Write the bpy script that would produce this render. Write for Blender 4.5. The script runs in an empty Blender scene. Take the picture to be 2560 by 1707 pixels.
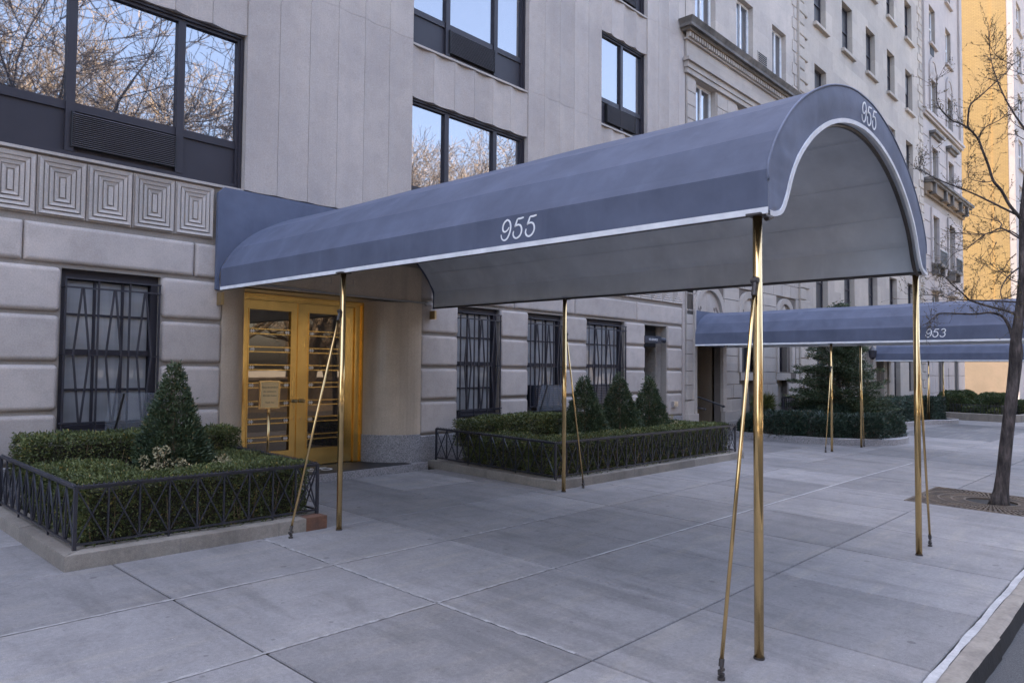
import bpy, math, random
import numpy as np
from mathutils import Vector, Matrix
random.seed(7)
rng = np.random.default_rng(7)
scn = bpy.context.scene
COL = scn.collection
R = math.radians

# ------------------------------------------------------------------ camera
YAW, PIT, ROL, FPX, CH = R(47.121), R(2.233), R(0.524), 1823.6, 1.65
fw = Vector((math.sin(YAW)*math.cos(PIT), math.cos(YAW)*math.cos(PIT), math.sin(PIT)))
ri = Vector((math.cos(YAW), -math.sin(YAW), 0))
up = ri.cross(fw)
r2 = ri*math.cos(ROL) + up*math.sin(ROL)
u2 = up*math.cos(ROL) - ri*math.sin(ROL)
cam = bpy.data.cameras.new('camera')
cam.sensor_width = 36; cam.lens = FPX/2560*36; cam.clip_end = 2000; cam.clip_start = 0.05
camo = bpy.data.objects.new('camera', cam); COL.objects.link(camo)
Mx = Matrix((r2, u2, -fw)).transposed().to_4x4(); Mx.translation = (0, 0, CH)
camo.matrix_world = Mx
scn.camera = camo

# ------------------------------------------------------------------ sky, sun, exposure
SUN_EL, SUN_AZ = R(47), R(-0.7)            # azimuth from +Y (behind the buildings), negative towards -X
w = bpy.data.worlds.new('World'); scn.world = w; w.use_nodes = True
wn = w.node_tree.nodes; bg = wn['Background']
sky = wn.new('ShaderNodeTexSky'); sky.sky_type = 'NISHITA'; sky.sun_disc = False
sky.sun_elevation = SUN_EL; sky.sun_rotation = SUN_AZ; sky.air_density = 0.7; sky.dust_density = 7.0; sky.ozone_density = 0.0
w.node_tree.links.new(sky.outputs[0], bg.inputs[0]); bg.inputs[1].default_value = 0.12
sl = bpy.data.lights.new('sun', 'SUN'); sl.energy = 5.0; sl.angle = R(0.5); sl.color = (1, 0.90, 0.76)
so = bpy.data.objects.new('sun', sl); COL.objects.link(so)
sd = Vector((math.sin(SUN_AZ)*math.cos(SUN_EL), math.cos(SUN_AZ)*math.cos(SUN_EL), math.sin(SUN_EL)))
so.rotation_euler = sd.to_track_quat('Z', 'Y').to_euler(); so.location = (0, 60, 80)
scn.view_settings.view_transform = 'Standard'; scn.view_settings.look = 'None'
scn.view_settings.exposure = 3.62; scn.view_settings.gamma = 1.0
scn.view_settings.use_curve_mapping = False
scn.cycles.max_bounces = 8; scn.cycles.diffuse_bounces = 3; scn.cycles.glossy_bounces = 4

# ------------------------------------------------------------------ helpers
def gz(x, y):
    z = 0.02*y - 0.004*x
    if x > 12: z -= 0.0065*(x - 12)
    return z
def ray(px, py):
    return r2*((px-1280)/FPX) - u2*((py-853.5)/FPX) + fw
def at_depth(px, py, d): return Vector((0, 0, CH)) + ray(px, py)*d

FACE_X = Matrix.Rotation(R(-90), 4, 'Z')      # local +X -> world -Y, facing -X
WM = {}
def reg(o, M, parent):
    if parent is not None:
        o.parent = parent; o.matrix_parent_inverse = WM[parent.name].inverted()
    o.matrix_basis = M; WM[o.name] = M.copy()
    COL.objects.link(o)
    return o
def T(x=0, y=0, z=0): return Matrix.Translation((x, y, z))
MASS = {'foliage', 'inner_twigs', 'branches', 'twigs', 'crown', 'flower_heads', 'stems'}
def put(name, me, parent=None, M=None):
    o = reg(bpy.data.objects.new(name, me), M if M is not None else Matrix.Identity(4), parent)
    if name in MASS: o['kind'] = 'stuff'
    return o
def tag(o, label, cat, group=None):
    o['label'] = label; o['category'] = cat
    if group: o['group'] = group
    return o
def thing(name, label, cat, loc, group=None):
    o = bpy.data.objects.new(name, None); o.empty_display_size = 0.2
    reg(o, T(*loc), None); return tag(o, label, cat, group)
def struct(o): o['kind'] = 'structure'; return o
def stuff(o): o['kind'] = 'stuff'; return o

class MB:
    def __init__(s): s.v = []; s.f = []; s.m = []
    def add(s, vs, fs, mi=0):
        b = len(s.v); s.v += [tuple(p) for p in vs]
        for f in fs: s.f.append(tuple(i+b for i in f)); s.m.append(mi)
        return s
    def box(s, x0, x1, y0, y1, z0, z1, mi=0):
        vs = [(x0,y0,z0),(x1,y0,z0),(x1,y1,z0),(x0,y1,z0),(x0,y0,z1),(x1,y0,z1),(x1,y1,z1),(x0,y1,z1)]
        return s.add(vs, [(0,3,2,1),(4,5,6,7),(0,1,5,4),(1,2,6,5),(2,3,7,6),(3,0,4,7)], mi)
    def beam(s, a, b, w, h=None, side=None, mi=0):
        a = Vector(a); b = Vector(b); h = h or w; d = (b-a).normalized()
        sd_ = Vector(side) if side else (Vector((0,0,1)).cross(d) if abs(d.z) < .95 else Vector((1,0,0)))
        sd_ = (sd_ - d*sd_.dot(d)).normalized(); n = d.cross(sd_)
        vs = []
        for p in (a, b):
            for i, j in ((-1,-1),(1,-1),(1,1),(-1,1)): vs.append(p + sd_*(i*w/2) + n*(j*h/2))
        return s.add(vs, [(0,3,2,1),(4,5,6,7),(0,1,5,4),(1,2,6,5),(2,3,7,6),(3,0,4,7)], mi)
    def tube(s, pts, rad, n=8, caps=True, mi=0):
        pts = [Vector(p) for p in pts]
        if not hasattr(rad, '__len__'): rad = [rad]*len(pts)
        vs = []; fs = []; prev = None
        for i, p in enumerate(pts):
            d = (pts[min(i+1, len(pts)-1)] - pts[max(i-1, 0)])
            d = d.normalized() if d.length > 1e-9 else Vector((0,0,1))
            if prev is None:
                prev = d.orthogonal().normalized()
            e1 = prev - d*prev.dot(d)
            e1 = e1.normalized() if e1.length > 1e-6 else d.orthogonal().normalized()
            prev = e1; e2 = d.cross(e1)
            for k in range(n):
                a = 2*math.pi*k/n; vs.append(p + (e1*math.cos(a) + e2*math.sin(a))*rad[i])
        for i in range(len(pts)-1):
            for k in range(n):
                k2 = (k+1) % n; fs.append((i*n+k, i*n+k2, (i+1)*n+k2, (i+1)*n+k))
        if caps:
            fs.append(tuple(reversed(range(n)))); fs.append(tuple(range((len(pts)-1)*n, len(pts)*n)))
        return s.add(vs, fs, mi)
    def lathe(s, prof, c=(0,0,0), n=16, mi=0):
        vs = []; fs = []
        for r, z in prof:
            for k in range(n):
                a = 2*math.pi*k/n; vs.append((c[0]+r*math.cos(a), c[1]+r*math.sin(a), c[2]+z))
        for i in range(len(prof)-1):
            for k in range(n):
                k2 = (k+1) % n; fs.append((i*n+k, i*n+k2, (i+1)*n+k2, (i+1)*n+k))
        fs.append(tuple(reversed(range(n)))); fs.append(tuple(range((len(prof)-1)*n, len(prof)*n)))
        return s.add(vs, fs, mi)
    def prism_xz(s, poly, y0, y1, mi=0):
        n = len(poly); vs = [(a, y0, b) for a, b in poly] + [(a, y1, b) for a, b in poly]
        fs = [tuple(range(n)), tuple(reversed(range(n, 2*n)))]
        for i in range(n): j = (i+1) % n; fs.append((j, i, n+i, n+j))
        return s.add(vs, fs, mi)
    def prism_xy(s, poly, z0, z1, mi=0):
        n = len(poly); vs = [(a, b, z0) for a, b in poly] + [(a, b, z1) for a, b in poly]
        fs = [tuple(reversed(range(n))), tuple(range(n, 2*n))]
        for i in range(n): j = (i+1) % n; fs.append((i, j, n+j, n+i))
        return s.add(vs, fs, mi)
    def mesh(s, name, *mats, smooth=False):
        me = bpy.data.meshes.new(name); me.from_pydata(s.v, [], s.f)
        for m in mats: me.materials.append(m)
        if len(mats) > 1: me.polygons.foreach_set('material_index', s.m)
        if smooth: me.polygons.foreach_set('use_smooth', [True]*len(s.f))
        me.update(); return me
CACHE = {}
def cached(key, fn):
    if key not in CACHE: CACHE[key] = fn()
    return CACHE[key]
def boxme(w_, d, h, m, name='box'):
    k = ('box', round(w_,3), round(d,3), round(h,3), m.name)
    return cached(k, lambda: MB().box(0, w_, 0, d, 0, h).mesh(name, m))
def bevbox(w_, d, h, m, b=0.008):
    """box with a chamfered front (y=0) edge"""
    def mk():
        mb = MB(); b2 = min(b, w_/3, h/3)
        vs = [(0,d,0),(w_,d,0),(w_,d,h),(0,d,h),(0,b2,0),(w_,b2,0),(w_,b2,h),(0,b2,h),(b2,0,b2),(w_-b2,0,b2),(w_-b2,0,h-b2),(b2,0,h-b2)]
        fs = [(3,2,1,0)]
        for a in (0, 4):
            for i in range(4): j = (i+1) % 4; fs.append((a+i, a+j, a+4+j, a+4+i))
        fs.append((8,9,10,11)); mb.add(vs, fs); return mb.mesh('stone', m)
    return cached(('bev', round(w_,3), round(d,3), round(h,3), m.name, b), mk)
def rblock(w_, h, d, r, rc, m):
    """pillow edged stone, front at y=0"""
    def mk():
        n = 3; rings = []
        def ring(ins, y):
            c = max(rc-ins, .004); out = []
            for cx, cz, a0 in ((w_-ins-c, ins+c, -90), (w_-ins-c, h-ins-c, 0), (ins+c, h-ins-c, 90), (ins+c, ins+c, 180)):
                for i in range(n+1):
                    a = R(a0+90*i/n); out.append((cx+c*math.cos(a), y, cz+c*math.sin(a)))
            return out
        rings.append(ring(0, d))
        for th in (0, 30, 60, 90): rings.append(ring(r*(1-math.cos(R(th))), r*(1-math.sin(R(th)))))
        rings.append(ring(r+.012, 0))
        mb = MB(); k = len(rings[0]); fs = []
        vs = [p for rg in rings for p in rg]
        for i in range(len(rings)-1):
            for j in range(k): j2 = (j+1) % k; fs.append((i*k+j, i*k+j2, (i+1)*k+j2, (i+1)*k+j))
        fs.append(tuple(range((len(rings)-1)*k, len(rings)*k))); mb.add(vs, fs)
        return mb.mesh('rusticated_stone', m, smooth=True)
    return cached(('rb', round(w_,3), round(h,3), round(d,3), r, rc, m.name), mk)
def wall_holes(mb, x0, x1, z0, z1, y, holes, dep, mi=0):
    xs = sorted({x0, x1, *[q for h in holes for q in h[:2] if x0 < q < x1]})
    zs = sorted({z0, z1, *[q for h in holes for q in h[2:4] if z0 < q < z1]})
    for xa, xb in zip(xs, xs[1:]):
        for za, zb in zip(zs, zs[1:]):
            cx, cz = (xa+xb)/2, (za+zb)/2
            if any(h[0] < cx < h[1] and h[2] < cz < h[3] for h in holes): continue
            mb.add([(xa,y,za),(xb,y,za),(xb,y,zb),(xa,y,zb)], [(0,1,2,3)], mi)
    for a, b, c, d in [h[:4] for h in holes]:
        e = y+dep
        mb.add([(a,y,c),(a,e,c),(a,e,d),(a,y,d)], [(0,3,2,1)], mi)
        mb.add([(b,y,c),(b,e,c),(b,e,d),(b,y,d)], [(0,1,2,3)], mi)
        mb.add([(a,y,d),(a,e,d),(b,e,d),(b,y,d)], [(0,3,2,1)], mi)
        mb.add([(a,y,c),(a,e,c),(b,e,c),(b,y,c)], [(0,1,2,3)], mi)
    return mb
def catmull(P, n):
    P = [Vector(p) for p in P]; out = []
    for i in range(len(P)-1):
        p0 = P[max(i-1,0)]; p1 = P[i]; p2 = P[i+1]; p3 = P[min(i+2,len(P)-1)]
        for k in range(n):
            t = k/n; out.append(.5*((2*p1)+(p2-p0)*t+(2*p0-5*p1+4*p2-p3)*t*t+(3*p1-p0-3*p2+p3)*t**3))
    out.append(P[-1]); return out

# ------------------------------------------------------------------ materials
class NT:
    def __init__(s, name):
        s.m = bpy.data.materials.new(name); s.m.use_nodes = True
        s.t = s.m.node_tree; s.b = s.t.nodes['Principled BSDF']
    def n(s, typ, props=None, **ins):
        nd = s.t.nodes.new('ShaderNode'+typ)
        for k, v in (props or {}).items(): setattr(nd, k, v)
        for k, v in ins.items(): s.set(nd, k, v)
        return nd
    def set(s, nd, k, v):
        key = int(k[1:]) if k[0] == 'i' and k[1:].isdigit() else k.replace('_', ' ')
        if hasattr(v, 'outputs'): v = v.outputs[0]
        if isinstance(v, bpy.types.NodeSocket): s.t.links.new(v, nd.inputs[key])
        else: nd.inputs[key].default_value = v
    def pos(s, scale=(1,1,1)):
        g = s.n('NewGeometry'); mp = s.n('Mapping', Scale=scale); s.t.links.new(g.outputs['Position'], mp.inputs['Vector']); return mp
    def noise(s, vec, scale, detail=4, rough=.55): return s.n('TexNoise', Vector=vec, Scale=scale, Detail=detail, Roughness=rough)
    def ramp(s, fac, stops):
        r = s.n('ValToRGB', Fac=fac); e = r.color_ramp.elements
        while len(e) < len(stops): e.new(.5)
        for el, (p, c) in zip(e, stops): el.position = p; el.color = c if len(c) == 4 else (*c, 1)
        return r
    def mix(s, fac, a, b, mode='MIX'):
        nd = s.n('Mix', {'data_type': 'RGBA', 'blend_type': mode})
        for i, v in ((0, fac), (6, a), (7, b)):
            if hasattr(v, 'outputs'): v = v.outputs[0]
            if isinstance(v, bpy.types.NodeSocket): s.t.links.new(v, nd.inputs[i])
            elif i == 0: nd.inputs[0].default_value = v
            else: nd.inputs[i].default_value = (*v, 1) if len(v) == 3 else v
        return nd.outputs[2]
    def math(s, op, a, b=0.5): return s.n('Math', {'operation': op}, i0=a, i1=b)
    def done(s, color=None, rough=.6, metal=0, spec=.5, bump=None, bstr=.2, bdist=.01):
        if color is not None:
            if isinstance(color, tuple): s.b.inputs['Base Color'].default_value = (*color, 1)
            else: s.set(s.b, 'Base_Color', color)
        s.set(s.b, 'Roughness', rough); s.b.inputs['Metallic'].default_value = metal
        s.b.inputs['Specular IOR Level'].default_value = spec
        if bump is not None:
            bn = s.n('Bump', Strength=bstr, Distance=bdist, Height=bump); s.t.links.new(bn.outputs[0], s.b.inputs['Normal'])
        return s.m
def grey(v): return (v, v, v)
def rnd_mul(s, lo, hi):
    oi = s.n('ObjectInfo'); mr = s.n('MapRange', i0=oi.outputs['Random'], i3=lo, i4=hi)
    return mr.outputs[0]
def stone(name, ca, cb, var=.07, grain=70, bstr=.12, streak=.0, rough=.88, dirt=.15, big=1.1, ashlar=0):
    s = NT(name); p = s.pos()
    n1 = s.noise(p, big, 6, .6); n2 = s.noise(p, grain, 3); n3 = s.noise(p, 7, 5)
    c = s.mix(s.ramp(n1, [(.35, grey(0)), (.65, grey(1))]), ca, cb)
    c = s.mix(s.math('MULTIPLY', s.ramp(n3, [(.45, grey(0)), (.75, grey(1))]).outputs[0], dirt), c, tuple(x*.55 for x in ca))
    if ashlar:
        g_ = s.n('NewGeometry'); sp = s.n('SeparateXYZ', Vector=g_.outputs['Position']); cb_ = s.n('CombineXYZ', X=sp.outputs['X'], Y=sp.outputs['Z'])
        bk = s.n('TexBrick', Vector=cb_, Scale=1.0); bk.inputs['Color1'].default_value = (.3,.3,.3,1); bk.inputs['Color2'].default_value = (.72,.70,.66,1); bk.inputs['Mortar'].default_value = (.4,.4,.4,1); bk.inputs['Mortar Size'].default_value = .006; bk.inputs['Brick Width'].default_value = 1.25; bk.inputs['Row Height'].default_value = .62
        c = s.mix(ashlar, c, bk.outputs[0], 'OVERLAY')
    if streak:
        ps = s.pos((3.2, 3.2, .3)); n4 = s.noise(ps, 1.0, 5, .6)
        c = s.mix(s.math('MULTIPLY', s.ramp(n4, [(.5, grey(0)), (.72, grey(1))]).outputs[0], streak), c, tuple(x*.5 for x in ca))
    g = s.n('HueSaturation', Color=c, Value=rnd_mul(s, 1-var, 1+var))
    c = s.mix(.12, g, s.ramp(n2, [(.3, grey(.05)), (.7, grey(.95))]), 'OVERLAY')
    h = s.math('ADD', n2, s.math('MULTIPLY', n3, .6).outputs[0])
    return s.done(c, rough, bump=h.outputs[0], bstr=bstr, bdist=.006)
def plain(name, c, rough=.5, metal=0, spec=.5, nscale=30, var=.12, bstr=.05):
    s = NT(name); p = s.pos(); n1 = s.noise(p, nscale, 4); n2 = s.noise(p, nscale/8, 4)
    col = s.mix(s.ramp(n2, [(.3, grey(0)), (.7, grey(1))]), tuple(x*(1-var) for x in c), tuple(min(1, x*(1+var)) for x in c))
    rr = s.n('MapRange', i0=n1.outputs[0], i3=max(.02, rough-.08), i4=rough+.08)
    return s.done(col, rr.outputs[0], metal, spec, n1.outputs[0], bstr, .003)

M_LIME = stone('limestone', (.485,.415,.36), (.40,.345,.305), var=.11, streak=.12, dirt=.34)
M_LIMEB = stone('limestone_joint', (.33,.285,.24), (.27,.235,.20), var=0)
M_FLUTE = stone('fluted_limestone', (.46,.40,.352), (.395,.345,.31), var=.065, streak=.15, dirt=.18)
M_PANEL = stone('relief_limestone', (.47,.415,.365), (.40,.35,.305), var=.06, streak=.18, dirt=.22)
M_CURVE = stone('polished_limestone', (.56,.45,.335), (.44,.35,.26), var=0, streak=.5, rough=.30, bstr=.04)
M_B2 = stone('cream_ashlar', (.44,.385,.335), (.38,.335,.295), var=.06, streak=.12, dirt=.14, ashlar=.22)
M_B2J = stone('ashlar_joint', (.17,.14,.12), (.14,.12,.10), var=0)
M_B3 = stone('plain_ashlar', (.42,.365,.31), (.36,.32,.275), var=.05, streak=.12, dirt=.14, ashlar=.30)
M_B4 = stone('pale_ashlar', (.42,.365,.33), (.36,.32,.295), var=.05, streak=.14, dirt=.12)
M_CORN = stone('sooty_cornice', (.19,.17,.15), (.075,.068,.062), var=.05, streak=.3, dirt=.6, big=2.5)
def granite():
    s = NT('granite'); p = s.pos(); v = s.n('TexVoronoi', Vector=p, Scale=95.0); n = s.noise(p, 160, 2)
    c = s.ramp(v.outputs['Color'], [(.15, (.07,.065,.07)), (.45, (.24,.215,.215)), (.8, (.42,.39,.385))])
    c2 = s.mix(.35, c, s.ramp(n, [(.4, grey(.1)), (.62, grey(.5))])); return s.done(c2, .45, bump=n.outputs[0], bstr=.08, bdist=.003)
M_GRAN = granite()
def concrete(name, ca, cb, var=.17):
    s = NT(name); p = s.pos(); n1 = s.noise(p, .9, 7, .62); n2 = s.noise(p, 220, 2); n3 = s.noise(p, 4, 8, .68); n5 = s.noise(p, 38, 4, .6)
    c = s.mix(s.ramp(n1, [(.32, grey(0)), (.68, grey(1))]), ca, cb)
    c = s.mix(s.math('MULTIPLY', s.ramp(n3, [(.46, grey(0)), (.72, grey(1))]).outputs[0], .62), c, tuple(x*.58 for x in ca))
    # dropped gum and small spots
    for sc, lo, hi, cut, amt in ((1.3,.026,.036,.55,.55), (4.0,.045,.065,.70,.45), (11,.07,.11,.80,.35)):
        v = s.n('TexVoronoi', {'voronoi_dimensions': '2D'}, Vector=s.pos((1,1.0,1)), Scale=sc, Randomness=1.0)
        gum = s.ramp(v.outputs['Distance'], [(lo, grey(1)), (hi, grey(0))])
        vm = s.math('MULTIPLY', gum.outputs[0], s.ramp(v.outputs['Color'], [(cut, grey(0)), (cut+.04, grey(1))]).outputs[0])
        c = s.mix(s.math('MULTIPLY', vm, amt), c, (.085,.08,.08))
    v = s.n('TexVoronoi', {'voronoi_dimensions': '2D'}, Vector=s.pos((1,1.0,1)), Scale=9.0, Randomness=1.0)
    vm = s.math('MULTIPLY', s.ramp(v.outputs['Distance'], [(.03, grey(1)), (.05, grey(0))]).outputs[0], s.ramp(v.outputs['Color'], [(.12, grey(1)), (.15, grey(0))]).outputs[0])
    c = s.mix(s.math('MULTIPLY', vm, .5), c, (.55,.54,.52))
    # long scuffs and a warm wash
    ps = s.noise(s.pos((.5,3.2,1)), 1.7, 7, .7)
    c = s.mix(s.math('MULTIPLY', s.ramp(ps, [(.5, grey(0)), (.72, grey(1))]).outputs[0], .38), c, (.36,.315,.25))
    pd = s.noise(s.pos((2.6,.45,1)), 1.1, 7, .7)
    c = s.mix(s.math('MULTIPLY', s.ramp(pd, [(.50, grey(0)), (.66, grey(1))]).outputs[0], .62), c, tuple(x*.52 for x in ca))
    c = s.n('HueSaturation', Color=c, Value=rnd_mul(s, 1-var, 1+var))
    c = s.mix(.14, c, s.ramp(n5, [(.25, grey(.0)), (.75, grey(1))]), 'OVERLAY'); c = s.mix(.25, c, s.ramp(n2, [(.25, grey(.0)), (.75, grey(1))]), 'OVERLAY')
    return s.done(c, .78, bump=s.math('ADD', n2, n5.outputs[0]).outputs[0], bstr=.22, bdist=.004)
M_FLAG = concrete('sidewalk_concrete', (.272,.258,.252), (.205,.196,.193))
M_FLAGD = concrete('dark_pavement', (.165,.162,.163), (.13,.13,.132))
M_CURB = concrete('planter_concrete', (.27,.235,.195), (.18,.16,.135))
M_JOINT = plain('joint_dirt', (.030,.027,.025), .95)
M_CAULK = stone('white_caulk', (.52,.51,.50), (.36,.35,.345), var=.0, dirt=.55, big=6)
M_CAULK2 = stone('cement_joint', (.40,.385,.37), (.23,.22,.215), var=.0, dirt=.7, big=14)
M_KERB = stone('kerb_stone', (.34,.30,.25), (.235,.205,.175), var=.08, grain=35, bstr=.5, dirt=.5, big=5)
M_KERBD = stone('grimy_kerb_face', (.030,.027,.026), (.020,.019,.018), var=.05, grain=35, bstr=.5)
M_RUST = stone('rust_stain', (.20,.095,.055), (.12,.065,.045), var=0, dirt=.4, big=8)
def asphalt():
    s = NT('asphalt'); p = s.pos(); n2 = s.noise(p, 130, 3); n1 = s.noise(p, 1.2, 6)
    c = s.mix(s.ramp(n1, [(.3, grey(0)), (.7, grey(1))]), (.085,.084,.085), (.06,.06,.061))
    c = s.mix(.5, c, s.ramp(n2, [(.3, grey(0)), (.72, grey(1))]), 'OVERLAY'); return s.done(c, .85, bump=n2.outputs[0], bstr=.5, bdist=.006)
M_ASPH = asphalt()
def fabric(name, c, rough=.75, bump=.25, fade=.12):
    s = NT(name); p = s.pos(); n = s.noise(p, 2.2, 5, .6); wv = s.n('TexWave', {'wave_type': 'BANDS', 'bands_direction': 'Y'}, Vector=p, Scale=190.0); n2 = s.noise(p, 240, 2)
    col = s.mix(s.ramp(n, [(.3, grey(0)), (.7, grey(1))]), tuple(x*(1-fade) for x in c), tuple(x*(1+fade) for x in c))
    st = s.noise(s.pos((5,5,.6)), 1.3, 5); col = s.mix(s.math('MULTIPLY', s.ramp(st, [(.55, grey(0)), (.75, grey(1))]).outputs[0], .16), col, tuple(min(1,x*1.7+.03) for x in c))
    h = s.math('ADD', s.math('MULTIPLY', s.noise(p, 3.5, 3), 6.0).outputs[0], n2.outputs[0])
    return s.done(col, rough, spec=.25, bump=h.outputs[0], bstr=bump, bdist=.003)
M_BLUE = fabric('blue_awning_canvas', (.106,.120,.168), fade=.16)
M_BLUEF = fabric('skylit_front_canvas', (.165,.185,.245), fade=.2)  # sky light on the awning front, put in as a lighter blue
M_LINING = fabric('grey_awning_lining', (.62,.645,.67), .8)
M_TRIM = plain('white_piping', (.74,.74,.74), .6, nscale=60)
M_WHITE = plain('white_lettering', (.80,.80,.80), .6)
M_BRASS = plain('polished_brass', (.76,.54,.25), .13, 1, nscale=22, var=.16, bstr=.02)
M_BRASSD = plain('aged_brass', (.44,.33,.17), .32, 1, nscale=40, var=.2)
M_CLAMP = plain('tarnished_fitting', (.10,.09,.085), .45, .8)
def bronze(name, c, r):
    s = NT(name); p = s.pos((14,14,.8)); n = s.noise(p, 1.0, 4); n2 = s.noise(s.pos(), 3, 5)
    col = s.mix(s.ramp(n2, [(.3, grey(0)), (.7, grey(1))]), tuple(x*.8 for x in c), c)
    rr = s.n('MapRange', i0=n.outputs[0], i3=r-.08, i4=r+.1); return s.done(col, rr.outputs[0], 1)
M_BRONZE = bronze('golden_bronze', (.93,.60,.19), .22)
M_SILVER = plain('nickel_ornament', (.72,.72,.75), .3, 1)
M_IRON = plain('black_iron', (.030,.029,.036), .36, .0, .5, nscale=50, var=.3)
M_FRAME = plain('dark_window_frame', (.030,.027,.034), .5, 0, .35, nscale=20, var=.1)
M_GRILLE = plain('louver_metal', (.13,.12,.13), .45, 0, .5)
M_BLACK = plain('black_interior', (.012,.012,.014), .7)
M_MAT = plain('rubber_mat', (.022,.021,.021), .6)
def mirror(name, base, fac, col, warp=.10, wscale=1.6):
    s = NT(name); p = s.pos(); n = s.noise(p, wscale, 2)
    s.done(base, .3, spec=.3)
    gl = s.n('BsdfGlossy', Color=(*col, 1), Roughness=.015)
    bn = s.n('Bump', Strength=warp, Distance=.02, Height=n.outputs[0]); s.t.links.new(bn.outputs[0], gl.inputs['Normal'])
    fr = s.n('Fresnel', IOR=1.5); f2 = s.math('MAXIMUM', fr, fac)
    mx = s.n('MixShader'); s.t.links.new(f2.outputs[0], mx.inputs[0]); s.t.links.new(s.b.outputs[0], mx.inputs[1]); s.t.links.new(gl.outputs[0], mx.inputs[2])
    s.t.links.new(mx.outputs[0], s.t.nodes['Material Output'].inputs['Surface']); return s.m
M_GLASS = mirror('reflective_window_glass', (.02,.022,.03), 0.27, (1.0,.99,1.0), .03)
M_GLASSD = mirror('dark_door_glass', (.010,.009,.009), .17, (1,.80,.58), .02)
M_GLASSF = mirror('far_window_glass', (.035,.037,.045), .22, (.95,.97,1.0), .06)
def frosted():
    s = NT('frosted_pane'); p = s.pos((14,14,.6)); n = s.noise(p, 1, 3); n2 = s.noise(s.pos((.5,.5,2.0)), 1.3, 3)
    c = s.mix(s.ramp(n2, [(.35, grey(0)), (.65, grey(1))]), (.30,.30,.30), (.20,.20,.20)); c = s.mix(.12, c, s.ramp(n, [(.3, grey(0)), (.7, grey(1))]), 'OVERLAY')
    m = s.done(c, .55); s.b.inputs['Coat Weight'].default_value = .7; s.b.inputs['Coat Roughness'].default_value = .03; s.b.inputs['Coat IOR'].default_value = 1.6; return m
M_FROST = frosted()
M_BLIND = frosted(); M_BLIND.name = 'pane_with_blind'
def acrylic():
    s = NT('clear_acrylic'); s.done((.5,.52,.56), .12, spec=.3); s.b.inputs['Alpha'].default_value = .16; return s.m
M_ACRYL = acrylic()
def leafm(name, dark, mid, light, rough=.5):
    s = NT(name); g = s.n('NewGeometry'); n = s.noise(s.pos(), 4.5, 3)
    f = s.math('ADD', s.math('MULTIPLY', g.outputs['Random Per Island'], .55).outputs[0], s.math('MULTIPLY', s.ramp(n, [(.3, grey(0)), (.7, grey(1))]).outputs[0], .45).outputs[0])
    c = s.ramp(f, [(.08, dark), (.5, mid), (.95, light)])
    b_ = s.ramp(g.outputs['Random Per Island'], [(.955, grey(0)), (.965, grey(1))]); c = s.mix(s.math('MULTIPLY', b_.outputs[0], .7), c, (light[0]*1.2+.05, light[0]*.8+.03, light[2]*.7))
    return s.done(c, rough, spec=.35)
M_YEW = leafm('yew_needles', (.024,.040,.022), (.055,.080,.038), (.125,.150,.070))
M_HEDGE = leafm('hedge_leaves', (.030,.040,.014), (.080,.098,.028), (.18,.19,.06))
M_HEDGEB = leafm('broadleaf_hedge', (.018,.034,.024), (.036,.062,.040), (.085,.115,.085), .35)
M_MOUND = leafm('box_leaves', (.022,.040,.018), (.050,.075,.026), (.11,.13,.045))
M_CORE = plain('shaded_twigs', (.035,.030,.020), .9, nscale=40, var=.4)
M_DRY = leafm('dried_flowers', (.16,.14,.07), (.36,.31,.17), (.58,.52,.36), .8)
M_STEM = plain('brown_stem', (.17,.115,.07), .85, nscale=40)
M_SOIL = plain('mulch', (.045,.032,.024), .95, nscale=45, var=.4, bstr=.8)
def barkm(name, c):
    s = NT(name); p = s.pos((9,9,2.0)); n = s.noise(p, 2.0, 7, .65); n2 = s.noise(s.pos(), 5, 4)
    col = s.ramp(n, [(.36, tuple(x*.28 for x in c)), (.52, c), (.66, tuple(x*2.1 for x in c))])
    return s.done(col, .9, bump=n.outputs[0], bstr=.8, bdist=.02)
M_BARK = barkm('grey_bark', (.070,.056,.050))
M_TWIG = plain('dark_twigs', (.055,.042,.040), .8)
M_BUD = leafm('spring_buds', (.05,.035,.02), (.10,.075,.03), (.22,.18,.06), .6)
M_PBARK = barkm('park_bark', (.08,.065,.052)); M_PTWIG = leafm('park_twigs', (.055,.046,.040), (.10,.080,.064), (.22,.16,.11), .9)
def ybrick():
    s = NT('yellow_brick'); g = s.n('NewGeometry'); sp = s.n('SeparateXYZ', Vector=g.outputs['Position']); cb = s.n('CombineXYZ', X=sp.outputs['Y'], Y=sp.outputs['Z'])
    b = s.n('TexBrick', Vector=cb, Scale=1.0); b.inputs['Color1'].default_value = (.30,.20,.072,1); b.inputs['Color2'].default_value = (.262,.172,.062,1); b.inputs['Mortar'].default_value = (.20,.13,.05,1)
    b.inputs['Brick Width'].default_value = .30; b.inputs['Row Height'].default_value = .10; b.inputs['Mortar Size'].default_value = .012
    n = s.noise(s.pos(), .35, 5); c = s.mix(s.math('MULTIPLY', s.ramp(n, [(.4, grey(0)), (.7, grey(1))]).outputs[0], .3), b.outputs[0], (.22,.155,.08))
    return s.done(c, .9)
M_YBRICK = ybrick()
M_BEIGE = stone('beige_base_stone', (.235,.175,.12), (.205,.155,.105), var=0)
M_PBRICK = stone('painted_brick', (.34,.30,.255), (.28,.25,.21), var=.10)
M_SIGN = plain('tan_sign_card', (.66,.45,.20), .5)
M_INK = plain('black_lettering', (.02,.018,.016), .6)
M_WOOD = plain('mahogany_door', (.10,.035,.02), .4, nscale=12, var=.3)
M_DARKBOX = plain('dark_blue_box', (.025,.028,.04), .4)
M_PIPE = plain('painted_conduit', (.33,.31,.29), .5)
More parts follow.
